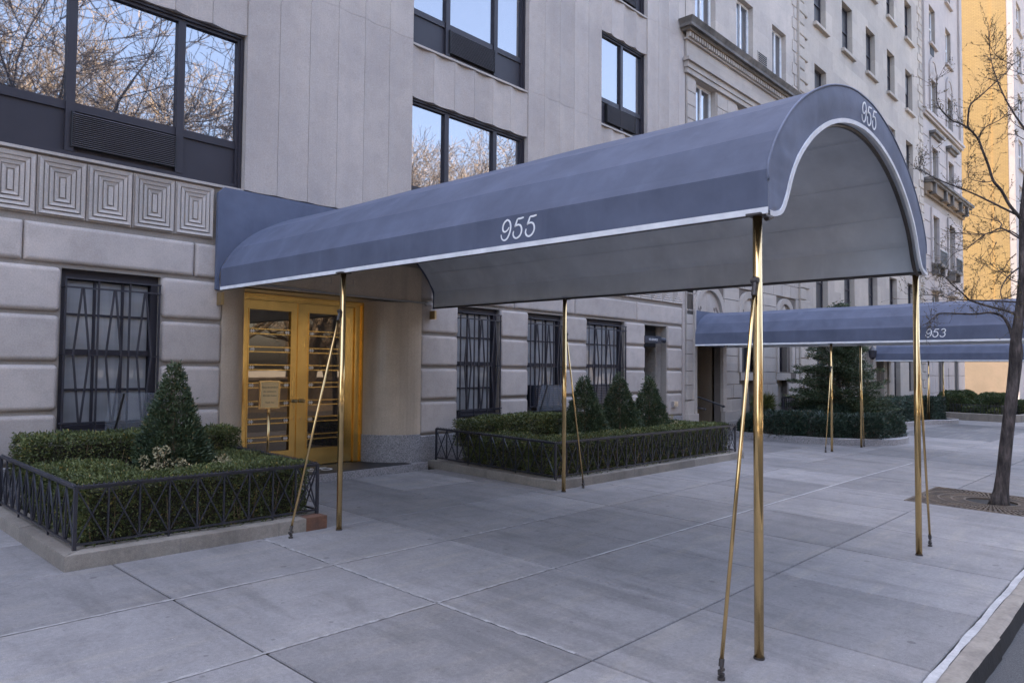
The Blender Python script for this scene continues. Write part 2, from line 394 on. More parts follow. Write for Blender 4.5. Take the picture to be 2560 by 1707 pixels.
M_GRATE = stone('rusty_cast_iron', (.16,.118,.082), (.085,.068,.055), var=.0, dirt=.4, big=4)
M_GRASS = leafm('park_ground', (.10,.085,.045), (.17,.14,.08), (.22,.18,.11))
M_PWALL = stone('park_wall_stone', (.20,.17,.15), (.13,.115,.105), big=3)

# ------------------------------------------------------------------ ground, road, sidewalk
CURB_IN, CURB_OUT = 1.03, 0.91
XS0 = -40.0
def sheet(name, x0, x1, y0, y1, dz, m, step=4.0):
    mb = MB(); n = max(1, int((x1-x0)/step)); xs = [x0+(x1-x0)*i/n for i in range(n+1)]
    vs = []; fs = []
    for x in xs: vs += [(x, y0, gz(x, y0)+dz), (x, y1, gz(x, y1)+dz)]
    for i in range(n): fs.append((2*i, 2*i+2, 2*i+3, 2*i+1))
    return struct(put(name, mb.add(vs, fs).mesh(name, m)))
gm = MB(); gm.add([(-600,-900,-2.5),(900,-900,-2.5),(900,900,-2.5),(-600,900,-2.5)], [(0,1,2,3)])
struct(put('ground', gm.mesh('ground', M_ASPH)))
road = sheet('road', XS0, 150, -15.0, CURB_OUT+.02, -.135, M_ASPH)
side_street = sheet('side_street', 45.2, 58.5, 7.9, 140, -.10, M_ASPH)
side = sheet('sidewalk', XS0, 45.2, CURB_IN, 9.4, -.014, M_JOINT)
farside = sheet('far_sidewalk', 58.5, 120, CURB_IN, 9.4, .0, M_FLAG)
sheet('park_sidewalk', XS0, 150, -20.5, -15.0, .02, M_FLAG)
sheet('park_lawn', XS0-60, 220, -200, -20.5, .10, M_GRASS, 20)

def flag(x0, x1, y0, y1, m, g=.0065):
    a, b, c, d = x0+g, x1-g, y0+g, y1-g; e = .006
    vs = []
    for (x, y) in ((a,c),(b,c),(b,d),(a,d)): vs.append((x, y, gz(x,y)-.05))
    for (x, y) in ((a,c),(b,c),(b,d),(a,d)): vs.append((x, y, gz(x,y)-e))
    for (x, y) in ((a+e,c+e),(b-e,c+e),(b-e,d-e),(a+e,d-e)): vs.append((x, y, gz(x,y)))
    fs = [(8,9,10,11)]
    for k in (0, 4):
        for i in range(4): j = (i+1) % 4; fs.append((k+i, k+j, k+4+j, k+4+i))
    put('flagstone', MB().add(vs, fs).mesh('flagstone', m), side)
YJ = [1.08, 2.48, 3.79, 5.03, 6.16, 7.28, 8.44]
xj = [2.10+1.253*k for k in range(-4, 27)]
for i, (xa, xb) in enumerate(zip(xj, xj[1:])):
    for j, (ya, yb) in enumerate(zip(YJ, YJ[1:])):
        if xa > 24 and j > 4: continue
        if j >= 4 and xb > 13.3 and xa < 15.6 and False: continue
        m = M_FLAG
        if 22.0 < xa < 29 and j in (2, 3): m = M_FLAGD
        # the tree pit interrupts the paving
        if j < 2 and xb > 10.42 and xa < 12.1:
            gx0, gx1, gy0, gy1 = 10.43, 12.09, 1.12, 2.74
            for (p0, p1, q0, q1) in ((xa, min(xb, gx0), ya, yb), (max(xa, gx1), xb, ya, yb), (max(xa, gx0), min(xb, gx1), max(ya, gy1), yb)):
                if p1-p0 > .05 and q1-q0 > .05: flag(p0, p1, q0, q1, m, .003)
            continue
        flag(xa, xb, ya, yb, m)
# beyond the flags one plain sheet carries on
far_pave = MB(); far_pave.add([(xj[-1],1.08,gz(xj[-1],1.08)),(45.2,1.08,gz(45.2,1.08)),(45.2,9.2,gz(45.2,9.2)),(xj[-1],9.2,gz(xj[-1],9.2))], [(0,1,2,3)])
put('far_paving', far_pave.mesh('far_paving', M_FLAG), side)
lp = MB(); lp.add([(XS0,1.08,gz(XS0,1.08)),(xj[0],1.08,gz(xj[0],1.08)),(xj[0],9.2,gz(xj[0],9.2)),(XS0,9.2,gz(XS0,9.2))], [(0,1,2,3)]); put('near_paving', lp.mesh('near_paving', M_FLAG), side)
def strip(name, pts_y, x0, x1, w_, m, n=60, axis='x', jit=.25):
    mb = MB(); vs = []; fs = []
    for i in range(n+1):
        x = x0+(x1-x0)*i/n; wa = w_*(.5+random.uniform(-jit, jit)); wb = w_*(.5+random.uniform(-jit, jit))
        if axis == 'x': A = (x, pts_y-wa); B = (x, pts_y+wb)
        else: A = (pts_y+wa, x); B = (pts_y-wb, x)
        vs += [(*A, gz(*A)+.003), (*B, gz(*B)+.003)]
    for i in range(n): fs.append((2*i, 2*i+2, 2*i+3, 2*i+1))
    put(name, mb.add(vs, fs).mesh(name, m), side)
strip('white_joint_filler', 3.79, 5.2, 15.0, .024, M_CAULK, 200, jit=.12)
strip('cement_joint_filler', 3.79, -1, 5.2, .026, M_CAULK2, 200, jit=.2)
strip('cement_joint_filler', 5.03, -1, 6.3, .028, M_CAULK2, 120, jit=.22)
strip('cement_joint_filler', 5.03, 6.4, 9.0, .012, M_CAULK2, 60, jit=.2)
strip('cement_joint_filler', 5.03, 9.0, 15.4, .018, M_CAULK2, 60, jit=.2)
strip('cement_joint_filler', 2.10+1.253, 2.6, 6.1, .026, M_CAULK2, 90, 'y', jit=.3)
# granite kerb with the white painted strip behind it
kerb_root = struct(put('kerb', MB().box(XS0, 45, CURB_OUT+.02, CURB_IN+.04, -.6, -.56).mesh('kerb', M_KERBD)))
kx = [-3.4, -1.1, 1.2, 3.3, 5.53, 7.9, 10.2, 12.4, 14.7, 17.0, 19.2, 21.5, 24, 26.5, 29, 31.5, 34, 36.5, 39, 42, 45]
for a, b in zip([-30, -20, -10] + kx, [-20, -10, -3.4] + kx[1:]):
    n = max(2, int((b-a)/.12)); vs = []; fs = []; off = random.uniform(-.006, .006)
    for i in range(n+1):
        x = a+.002+(b-a-.004)*i/n; jy = random.uniform(-.004, .004)+.006*math.sin(x*3.1); jz = random.uniform(-.0015, .0015)
        yo, yi = CURB_OUT+off, CURB_IN
        zt = gz(x, 1.0)
        vs += [(x, yi, zt-.25), (x, yi, zt+jz*.3), (x, yo+.03+jy, zt+.002+jz), (x, yo+.006+jy, zt-.012), (x, yo-.006+jy, zt-.20)]
    mi = []
    for i in range(n):
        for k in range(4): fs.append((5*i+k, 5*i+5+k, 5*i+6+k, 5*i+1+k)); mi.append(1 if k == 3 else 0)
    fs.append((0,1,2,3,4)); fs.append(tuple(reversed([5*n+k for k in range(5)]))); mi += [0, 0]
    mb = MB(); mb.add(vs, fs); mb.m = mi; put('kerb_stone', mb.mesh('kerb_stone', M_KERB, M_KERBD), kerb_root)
wsv = MB(); vs = []; fs = []; n = 420
for i in range(n+1):
    x = -3+30*i/n; a = CURB_IN-.002+.004*math.sin(x*5.3)+random.uniform(-.002,.002); b = 1.072+.004*math.sin(x*7.1+1)+random.uniform(-.0025,.0025)
    vs += [(x, a, gz(x,a)+.005), (x, b, gz(x,b)+.005)]
for i in range(n): fs.append((2*i, 2*i+2, 2*i+3, 2*i+1))
put('white_painted_strip', wsv.add(vs, fs).mesh('white_painted_strip', M_CAULK), kerb_root)
# opposite kerb and park wall
pw = thing('park_wall', 'long low brownstone wall of the park across the road', 'wall', (20, -20.8, 0))
put('wall_body', MB().box(XS0, 150, -21.1, -20.6, -.8, .95).mesh('wall_body', M_PWALL), pw); put('coping', MB().box(XS0, 150, -21.2, -20.5, .95, 1.1).mesh('coping', M_PWALL), pw)
struct(put('far_kerb', MB().box(XS0, 120, -15.15, -15.0, -1.5, -.29).mesh('far_kerb', M_KERB)))

# ------------------------------------------------------------------ the apartment building at the awning
YF = 8.63
bld = thing('apartment_building', 'limestone apartment house with fluted piers and rusticated ground floor behind the near awning', 'building', (7, YF, .15))
B = lambda name, me, M=None: put(name, me, bld, M)
G_WIN = [(2.37,3.38,.93,2.68), (8.03,9.02,.88,2.68), (9.74,10.77,.88,2.68), (11.47,12.80,.88,2.68)]
ENT = (4.11, 7.24, .0, 2.66); SERV = (13.55, 14.48, .0, 2.66)
holes = G_WIN + [ENT, SERV]
B('backing_wall', wall_holes(MB(), -16, 15.2, -.2, 3.86, YF+.045, holes, .14).mesh('backing_wall', M_LIMEB))
# granite base course
for a, b in ((-16,-4),(-4,.2),(.2,2.2),(2.2,4.11),(7.24,8.6),(8.6,10.4),(10.4,12.1),(12.1,13.55),(14.48,15.12)):
    B('granite_base', bevbox(b-a-.006, .08, .83, M_GRAN, .006), T(a+.003, YF-.012, -.2))
CRS = [(.655,1.145), (1.185,1.66), (1.70,2.175), (2.215,2.68)]
for (a, b) in ((-3.2,-1.5),(-1.46,2.36),(3.385,4.105),(7.245,8.025),(9.025,9.735),(10.775,11.465),(12.805,13.545),(14.485,15.12)):
    for z0, z1 in CRS: B('rusticated_stone', rblock(b-a, z1-z0, .07, .042, .05, M_LIME), T(a, YF, z0))
for a, b in ((-16,-1.6),(-1.6,2.01),(2.01,3.75),(3.75,4.105),(7.245,9.36),(9.36,11.08),(11.08,13.22),(13.22,15.12)):
    B('band_course', rblock(b-a-.008, .405, .07, .04, .02, M_LIME), T(a+.004, YF, 2.725))
B('end_pilaster', MB().box(15.125, 15.25, YF+.005, 9.6, -.2, 3.86).mesh('end_pilaster', M_LIME))
# entrance: lintel, soffit, curved jambs
B('lintel', MB().box(4.112, 7.238, YF+.002, 9.30, 2.66, 3.19).mesh('lintel', M_CURVE))
def curved(xc, rx, sgn, z0, z1, m, name, out=0.0):
    pts = [(xc+sgn*(rx+out)*math.cos(a), 9.25-(.62+out)*math.sin(a)) for a in [R(-8+98*i/20) for i in range(21)]]
    poly = pts + [(xc-sgn*.0, 9.34)]
    mb = MB()
    if sgn < 0: poly = list(reversed(poly))
    n = len(poly); vs = [(x, y, z0) for x, y in poly] + [(x, y, z1) for x, y in poly]; fs = [tuple(range(n)), tuple(reversed(range(n, 2*n)))]
    for i in range(n): j = (i+1) % n; fs.append((i, j, n+j, n+i))
    B(name, mb.add(vs, fs).mesh(name, m))
curved(4.10, .50, 1, .66, 2.659, M_CURVE, 'curved_jamb'); curved(7.25, .65, -1, .66, 2.659, M_CURVE, 'curved_jamb')
curved(4.10, .50, 1, .2, .66, M_GRAN, 'curved_granite_base', .012); curved(7.25, .65, -1, .2, .66, M_GRAN, 'curved_granite_base', .012)
step = MB().box(4.0, 7.26, 8.45, 9.4, -.1, .243)
B('granite_step', step.mesh('granite_step', M_GRAN))
mat_ = tag(put('entrance_mat', MB().box(4.35, 6.98, 8.50, 9.2, .2435, .251).mesh('entrance_mat', M_MAT)), 'black rubber entrance mat with white numerals on the granite step', 'mat')
B('conduit', MB().tube([(4.3,YF-.02,2.70),(5.2,YF-.02,2.69),(5.62,YF-.02,2.672),(6.4,YF-.02,2.67),(7.28,YF-.02,2.665),(7.33,YF-.02,2.63)], .014, 8).mesh('conduit', M_PIPE, smooth=True))
# ghost lettering left in the lintel stone
def bars(mbx, segs, y0, y1, t=.012):
    for (a, b, c, d) in segs: mbx.box(min(a,c)-t/2, max(a,c)+t/2, y0, y1, min(b,d)-t/2, max(b,d)+t/2)
for x0 in (5.50, 5.86):
    mb = MB(); x1 = x0+.13
    bars(mb, [(x0,2.99,x1,2.99),(x0,2.99,x0,2.905),(x0,2.905,x1,2.905),(x1,2.905,x1,2.815),(x1,2.815,x0,2.815)], YF-.002, YF+.004, .006)
    B('incised_numeral', mb.mesh('incised_numeral', M_PANEL))
# bronze doors
DY = 9.25
B('door_surround', MB().box(4.58,6.62,DY,DY+.10,2.57,2.655).box(4.58,4.655,DY,DY+.1,.245,2.57).box(6.455,6.53,DY-.02,DY+.1,.245,2.57).box(6.53,6.62,DY,DY+.1,.245,2.57).box(6.575,6.615,DY-.035,DY+.02,.245,2.62).box(4.58,6.62,DY-.03,DY+.02,2.61,2.65).mesh('door_surround', M_BRONZE))
B('vestibule', MB().box(4.5,6.7,DY+.12,DY+.14,.2,2.7).mesh('vestibule', M_BLACK))
PAIRS = [2.145,1.90,1.655,1.41,1.16,.92,.67]
def door_leaf(x0, x1, gx0, gx1, knobx):
    d = B('door', MB().box(x0,gx0,DY+.01,DY+.06,.262,2.565).box(gx1,x1,DY+.01,DY+.06,.262,2.565).box(gx0,gx1,DY+.01,DY+.06,.262,.49).box(gx0,gx1,DY+.01,DY+.06,2.455,2.565).mesh('door', M_BRONZE))
    put('pane', MB().box(gx0,gx1,DY+.038,DY+.046,.49,2.455).mesh('pane', M_GLASSD), d)
    put('glazing_bead', MB().box(gx0,gx0+.014,DY+.002,DY+.03,.492,2.453).box(gx1-.014,gx1,DY+.002,DY+.03,.492,2.453).box(gx0+.014,gx1-.014,DY+.002,DY+.03,.49,.504).box(gx0+.014,gx1-.014,DY+.002,DY+.03,2.441,2.455).mesh('glazing_bead', M_BRONZE), d)
    for zc in PAIRS:
        for dz in (-.033, .033):
            put('rail', boxme(gx1-gx0-.03, .022, .014, M_BRONZE), d, T(gx0+.015, DY+.008, zc+dz-.007))
        for ox in (gx0+.065, gx1-.065):
            put('ornament', cached('orn', lambda: MB().box(-.034,.034,0,.012,-.009,.009).box(-.019,-.011,.001,.012,-.026,.026).box(.011,.019,.001,.012,-.026,.026).mesh('ornament', M_SILVER)), d, T(ox, DY+.012, zc))
    put('knob', cached('knob', lambda: MB().tube([(0,0,0),(0,-.05,0)], .011, 10).tube([(0,-.045,0),(0,-.058,0),(0,-.075,0),(0,-.085,0)], [.014,.026,.026,.012], 14).tube([(0,0,0),(0,-.008,0)], .028, 14).mesh('knob', M_BRASSD, smooth=True)), d, T(knobx, DY+.01, 1.185))
    for zc in (1.11, .935): put('lock', cached('lock', lambda: MB().tube([(0,0,0),(0,-.012,0)], .017, 14).mesh('lock', M_BRASS)), d, T(knobx, DY+.01, zc))
    put('kick_line', MB().box(x0+.02,x1-.02,DY+.006,DY+.012,.27,.276).mesh('kick_line', M_BRASSD), d)
door_leaf(4.66, 5.505, 4.76, 5.41, 5.455); door_leaf(5.513, 6.45, 5.67, 6.315, 5.575)
B('meeting_astragal', MB().box(5.50,5.518,DY-.004,DY+.02,.262,2.565).mesh('meeting_astragal', M_BRONZE))
# relief panels
def relief():
    """concentric frames, each sloping back towards the middle"""
    mb = MB(); w_, h = .457, .615
    mb.box(0, w_, .032, .08, 0, h)
    ins = 0.014; k = 0; pitch = .047
    while w_/2-ins > .05:
        a, b, c, d = ins, w_-ins, ins, h-ins; t = pitch-.009; e = .004
        o = [(a,c),(b,c),(b,d),(a,d)]; n = [(a+t,c+t),(b-t,c+t),(b-t,d-t),(a+t,d-t)]; m_ = [(a+e,c+e),(b-e,c+e),(b-e,d-e),(a+e,d-e)]
        yo, yn = .003, .014
        vs = [(x,.033,z) for x,z in o]+[(x,yo,z) for x,z in m_]+[(x,yn,z) for x,z in n]+[(x,.033,z) for x,z in n]; fs = []
        for q in (0,4,8):
            for i in range(4): j = (i+1) % 4; fs.append((q+i, q+j, q+4+j, q+4+i))
        mb.add(vs, fs); ins += pitch
    a, b, c, d = ins+.004, w_-ins-.004, ins+.004, h-ins-.004
    mb.box(a, b, .004, .04, c, d)
    return mb.mesh('relief_panel', M_PANEL)
RP = relief()
for k in range(14):
    x = 3.97-.4655*(k+1)
    if x > -3: B('relief_panel', RP, T(x+.005, YF-.012, 3.205))
for k in range(17):
    x = 7.52+.4475*k
    B('relief_panel', cached('rp2', relief), T(x, YF-.012, 3.205))
for a, b in ((-16, 4.0), (7.48, 15.12)): B('sill_course', MB().box(a, b, YF-.01, YF+.2, 3.842, 3.872).mesh('sill_course', M_PANEL))
# fluted piers and spandrels
FP = .4446
def flute(h):
    def mk():
        n = 8; vs = []; fs = []; w_ = FP-.006
        prof = [(w_*i/n, .042*math.sin(math.pi*i/n)) for i in range(n+1)]
        pts = prof + [(w_, .22), (0, .22)]
        k = len(pts); vs = [(x, y, 0) for x, y in pts] + [(x, y, h) for x, y in pts]
        fs = [tuple(range(k)), tuple(reversed(range(k, 2*k)))]
        for i in range(k): j = (i+1) % k; fs.append((j, i, k+i, k+j))
        me = MB().add(vs, fs).mesh('fluted_stone', M_FLUTE)
        return me
    return cached(('fl', round(h,3)), mk)
for x0, nfl in ((4.345, 6), (9.675, 5), (13.61, 3)):
    for k in range(nfl):
        for z0, z1 in ((3.874,6.708),(6.712,9.508),(9.512,12.3)): B('fluted_stone', flute(z1-z0), T(x0+FP*k+.002, YF, z0))
B('end_strip', MB().box(14.948, 15.25, YF+.0, YF+.25, 3.874, 12.3).mesh('end_strip', M_FLUTE))
BAYS = [(4.345-8*FP, 8, [1.30, 2.42, 3.575], (2.44, 3.52)), (9.675-6*FP, 6, [7.815, 8.93], (7.85, 8.88)), (13.61-4*FP, 4, [12.77], (12.23, 13.27))]
for x0, nfl, mul, ac in BAYS:
    x1 = x0+FP*nfl
    for row in range(4):
        zs = 3.874+2.795*row; zh = zs+1.965
        if zs > 11: break
        for k in range(nfl): B('spandrel_stone', flute(.795), T(x0+FP*k+.002, YF+.022, zh))
        B('window_sill', MB().box(x0, x1, YF+.012, YF+.21, zs-.028, zs+.004).mesh('window_sill', M_PANEL))
        fy = 8.765
        mb = MB(); mb.box(x0+.005, x0+.075, fy-.02, fy+.06, zs+.004, zh-.002).box(x1-.075, x1-.005, fy-.02, fy+.06, zs+.004, zh-.002).box(x0+.075, x1-.075, fy-.02, fy+.06, zh-.075, zh-.002).box(x0+.075, x1-.075, fy-.02, fy+.06, zs+.004, zs+.075)
        mb.box(x0+.02, x1-.02, fy-.045, fy-.02, zh-.04, zh-.003).box(x1-.045, x1-.006, fy-.045, fy-.02, zs+.004, zh-.04)
        win = B('window', mb.mesh('window_frame', M_FRAME))
        put('transom', MB().box(x0+.075, x1-.075, fy-.005, fy+.05, zs+.52, zs+.612).mesh('transom', M_FRAME), win)
        for mx in mul: put('mullion', boxme(.088, .085, zh-zs-.15, M_FRAME), win, T(mx-.044, fy-.027, zs+.075))
        edges = [x0+.075] + [q for mx in mul for q in (mx-.044, mx+.044)] + [x1-.075]
        for a, b in zip(edges[::2], edges[1::2]):
            put('pane', boxme(b-a, .01, zh-.075-zs-.612, M_GLASS), win, T(a, fy+.022, zs+.612))
            put('lower_panel', boxme(b-a, .012, .445, M_FRAME), win, T(a, fy+.018, zs+.075))
        acg = B('air_conditioner_grille', MB().box(ac[0], ac[1], fy-.02, fy+.02, zs+.125, zs+.5).box(ac[0]-.012, ac[0], fy-.055, fy, zs+.12, zs+.505).box(ac[1], ac[1]+.012, fy-.055, fy, zs+.12, zs+.505).mesh('grille_box', M_BLACK))
        for q in range(17):
            put('slat', cached(('slat', round(ac[1]-ac[0],3)), lambda: MB().add([(0,0,0),(ac[1]-ac[0],0,0),(ac[1]-ac[0],.03,.012),(0,.03,.012),(0,0,-.004),(ac[1]-ac[0],0,-.004),(ac[1]-ac[0],.03,.008),(0,.03,.008)], [(0,1,2,3),(7,6,5,4),(4,5,1,0),(1,5,6,2),(0,3,7,4)]).mesh('slat', M_GRILLE)), acg, T(ac[0], fy-.052, zs+.136+.0218*q))
# body of the building above and behind
B('upper_wall', MB().box(-16, 15.25, YF+.01, 9.6, 12.3, 33).mesh('upper_wall', M_FLUTE))
B('north_wall', MB().box(-16, 4.345-8*FP, YF+.02, 9.6, 3.874, 12.3).mesh('north_wall', M_FLUTE))
B('body', MB().box(-16, 15.25, 9.6, 27, -.3, 33).mesh('body', M_LIME)); B('floor_slab', MB().box(.7, 15.2, 8.86, 9.6, 3.2, 12.3).mesh('floor_slab', M_BLACK))
B('ground_floor_core', MB().box(-16, 4.4, 8.9, 9.6, -.2, 3.2).box(7.3, 13.5, 8.9, 9.6, -.2, 3.2).box(14.5, 15.2, 8.9, 9.6, -.2, 3.2).mesh('ground_floor_core', M_BLACK))
# ground-floor sash windows with wrought-iron grilles
def ground_window(x0, x1, z0, z1, ac):
    wy = 8.80; W_ = x1-x0; fl = .075; fr = .075
    a, b, zt = x0+fl, x1-fr, z1-.10
    mb = MB().box(x0, a, wy-.05, wy+.05, z0, z1).box(b, x1, wy-.05, wy+.05, z0, z1).box(a, b, wy-.05, wy+.05, zt, z1).box(a, b, wy-.09, wy+.05, z0, z0+.09).box(x0, x1, wy-.125, wy-.05, z0-.02, z0+.02)
    mb.box(a, b, wy-.02, wy+.03, z0+.84, z0+.90)
    win = B('window', mb.mesh('window_frame', M_FRAME))
    zrows = [z0+.09, (z0+.09+z0+.84)/2, z0+.87, (z0+.9+zt)/2, zt]
    cols = [a+(b-a)*i/3 for i in range(4)]
    lo = 0
    if ac: lo = 1
    for r in range(lo, 4):
        for c in range(3):
            put('pane', boxme(cols[c+1]-cols[c]-.024, .008, zrows[r+1]-zrows[r]-.024, M_FROST), win, T(cols[c]+.012, wy+.012, zrows[r]+.012))
    put('glazing_bars', MB().box(cols[1]-.013, cols[1]+.013, wy-.008, wy+.025, z0+.09, zt).box(cols[2]-.013, cols[2]+.013, wy-.008, wy+.025, z0+.09, zt).box(a, b, wy-.006, wy+.025, zrows[1]-.012, zrows[1]+.012).box(a, b, wy-.006, wy+.025, zrows[3]-.012, zrows[3]+.012).mesh('glazing_bars', M_FRAME), win)
    if ac:
        put('air_conditioner', MB().box(a+.05, b-.05, wy-.18, wy+.03, z0+.10, z0+.50).box(a, b, wy-.0, wy+.03, z0+.09, zrows[1]).mesh('air_conditioner', M_DARKBOX), win)
        for q in range(10): put('fin', boxme(b-a-.16, .01, .012, M_GRILLE), win, T(a+.08, wy-.19, z0+.14+.033*q))
    # grille
    gy = YF-.025; t = .018
    gr = B('window_grille', MB().beam((x0+.02, gy, z1-.105), (x1-.02, gy, z1-.105), t, t).mesh('grille_top_rail', M_IRON))
    def br(p, q, o=0, tt=t): put('bar', MB().beam((p[0], gy+o, p[1]), (q[0], gy+o, q[1]), tt, tt).mesh('bar', M_IRON), gr)
    br((x0+.02, z1-.20), (x1-.02, z1-.20)); br((x0+.0, z0+.12), (x1-.0, z0+.12)); br((x0+.02, z0+.035), (x1-.02, z0+.035))
    vb = [x0+.03+(W_-.06)*i/3 for i in range(4)]
    for x in vb: br((x, z0+.0), (x, z1-.10), .011, .018)
    zm = z0+.835
    for i in range(3):
        c = (vb[i]+vb[i+1])/2; dw = .076*W_/1.0
        br((c-.006, z1-.20), (c-dw, zm), -.004); br((c+.006, z1-.20), (c+dw, zm), -.004)
        br((c-dw, zm), (c-.008, z0+.12), -.004); br((c+dw, zm), (c+.008, z0+.12), -.004)
        br((vb[i], zm), (c-dw, zm), .003, .012); br((c+dw, zm), (vb[i+1], zm), .003, .012)
    for x in (vb[0], vb[3]):
        put('bracket', MB().beam((x, gy, z1-.2), (x, YF+.10, z1-.2), .014).beam((x, gy, zm), (x, YF+.10, zm), .014).beam((x, gy, z0+.1), (x, YF+.1, z0+.1), .014).mesh('bracket', M_IRON), gr)
for i, gw in enumerate(G_WIN): ground_window(*gw, ac=i in (2, 3))
for (xa, xb, zb, zt) in ((2.80, 3.42, .94, 1.36), (9.90, 10.62, .92, 1.38)):
    B('acrylic_deflector', MB().add([(xa, YF-.05, zb),(xb, YF-.05, zb),(xb, YF-.18, zt),(xa, YF-.18, zt),(xa, YF-.044, zb),(xb, YF-.044, zb),(xb, YF-.174, zt),(xa, YF-.174, zt)], [(0,1,2,3),(7,6,5,4),(0,4,5,1),(1,5,6,2),(2,6,7,3),(3,7,4,0)]).mesh('acrylic_deflector', M_ACRYL))
    B('deflector_strut', MB().beam((xa+.1, YF-.06, zb+.02), (xa+.14, YF-.19, zt), .022, .008).mesh('deflector_strut', M_CLAMP))
# service entrance
B('service_recess', MB().add([(13.55,YF+.19,0),(13.55,9.5,0),(13.55,9.5,2.7),(13.55,YF+.19,2.7)], [(0,1,2,3)]).add([(14.48,YF+.19,0),(14.48,9.5,0),(14.48,9.5,2.7),(14.48,YF+.19,2.7)], [(3,2,1,0)]).mesh('service_recess', M_LIME))
B('recess_back', MB().box(13.5, 14.5, 9.52, 9.58, .0, 2.72).mesh('recess_back', M_BLACK)); B('recess_head', MB().box(13.56, 14.44, YF+.30, 9.5, 2.2, 2.66).mesh('recess_head', M_BLACK))
B('brick_backing', MB().box(14.462, 14.478, 8.93, 9.52, .0, 2.66).mesh('brick_backing', M_PBRICK))
for r in range(22):
    for c in range(4):
        ya = 8.94+.215*c-(.107 if r % 2 else 0); yb = min(ya+.205, 9.51); ya = max(ya, 8.935)
        if yb-ya > .04: B('brick', bevbox(yb-ya, .05, .078, M_PBRICK, .005), T(14.447, yb, .42+.088*r) @ FACE_X)
sgn = B('service_sign', MB().box(13.50, 14.16, YF-.02, YF+.11, 2.27, 2.42).mesh('service_sign', M_DARKBOX))
put('spotlight', MB().tube([(14.16,YF+.04,2.345),(14.20,YF+.02,2.345),(14.30,YF-.02,2.34)], [.05,.055,.062], 14).tube([(14.30,YF-.02,2.34),(14.303,YF-.02,2.34)], .03, 12, mi=1).mesh('spotlight', M_DARKBOX, M_CLAMP), sgn)
B('standpipe_box', MB().box(14.62, 14.80, YF-.07, YF+.02, .84, .97).box(14.645,14.775,YF-.075,YF-.069,.865,.945).mesh('standpipe_box', M_SILVER))
B('awning_bracket', MB().box(4.02,4.055,8.5,8.62,2.40,2.55).mesh('awning_bracket', M_BRASSD)); B('awning_bracket', MB().box(7.40,7.435,8.5,8.62,2.42,2.55).mesh('awning_bracket', M_BRASSD))

nb = thing('north_sky_blocker', 'plain unseen limestone building added beyond the left edge to block sky light', 'building', (-40, 9, 0))  # unseen building, added to keep side sky light off the awning
put('wall', wall_holes(MB(), -80, -16.1, -.5, 30, 8.7, [(-78+4*k,-76.4+4*k,3+3.4*r,5.2+3.4*r) for k in range(15) for r in range(7)], .2).mesh('wall', M_B3), nb); put('body', MB().box(-80,-16.1,8.95,30,-.5,30).mesh('body', M_BLACK), nb)
# text helper (built-in font)
def text_mesh(s, size, m, shear=0, ext=.001, align='CENTER'):
    cu = bpy.data.curves.new('txt', 'FONT'); cu.body = s; cu.size = size; cu.shear = shear; cu.extrude = ext; cu.align_x = align; cu.resolution_u = 3
    o = bpy.data.objects.new('txt', cu); COL.objects.link(o)
    dg = bpy.context.evaluated_depsgraph_get(); me = bpy.data.meshes.new_from_object(o.evaluated_get(dg))
    bpy.data.objects.remove(o); me.materials.clear(); me.materials.append(m); return me
RX = Matrix.Rotation(R(90), 4, 'X')
put('sign_lettering', text_mesh('955 SERVICE', .066, M_WHITE, 0), sgn, T(13.83, YF-.0215, 2.322) @ RX)

# ------------------------------------------------------------------ numerals drawn as brush strokes
G9 = [[(.561,.625),(.439,.487),(.268,.417),(.142,.496),(.121,.667),(.205,.867),(.356,.98),(.471,1.0),(.605,.898),(.664,.71),(.657,.515),(.593,.314),(.463,.107),(.331,.01),(.178,0),(.041,.114),(0,.302)]]
G5 = [[(.722,1.004),(.502,.972),(.299,.979)], [(.299,.979),(.208,.769),(.108,.582)], [(.108,.582),(.228,.656),(.377,.672),(.507,.607),(.573,.461),(.566,.283),(.475,.13),(.329,.03),(.18,.013),(.049,.097),(0,.242),(.045,.396)]]
G3 = [[(.16,.84),(.26,.95),(.42,1.0),(.57,.95),(.63,.83),(.57,.67),(.44,.57),(.30,.535)], [(.30,.535),(.45,.53),(.55,.44),(.56,.28),(.48,.12),(.32,.02),(.16,.02),(.03,.10),(0,.22)]]
def numerals(chars, h, wd, m, pitch=.84):
    """flat strokes in the local XZ plane, reading along +X, facing -Y"""
    mb = MB(); u = 0
    for ch in chars:
        for st in {'9': G9, '5': G5, '3': G3}[ch]:
            P = catmull([(a*h+u, b*h, 0) for a, b in st], 4); n = len(P)
            L = []; Rr = []
            for i, p in enumerate(P):
                d = (P[min(i+1,n-1)]-P[max(i-1,0)]).normalized(); nn = Vector((-d.y, d.x, 0))
                e = min(i, n-1-i)/max(1, n*.16); ww = wd*.5*(.55+.45*min(1, e))
                L.append(p+nn*ww); Rr.append(p-nn*ww)
            vs = [(p.x, 0, p.y) for p in L] + [(p.x, 0, p.y) for p in Rr] + [(p.x, .003, p.y) for p in L] + [(p.x, .003, p.y) for p in Rr]
            fs = []
            for i in range(n-1): fs += [(i, n+i, n+i+1, i+1), (2*n+i, 2*n+i+1, 3*n+i+1, 3*n+i), (i, i+1, 2*n+i+1, 2*n+i), (n+i, 3*n+i, 3*n+i+1, n+i+1)]
            mb.add(vs, fs)
        u += pitch*h
    return mb.mesh('numerals', m)
put('numerals', numerals('955', .26, .03, M_WHITE), mat_, T(5.22, 8.74, .253) @ Matrix.Rotation(R(-90), 4, 'X'))

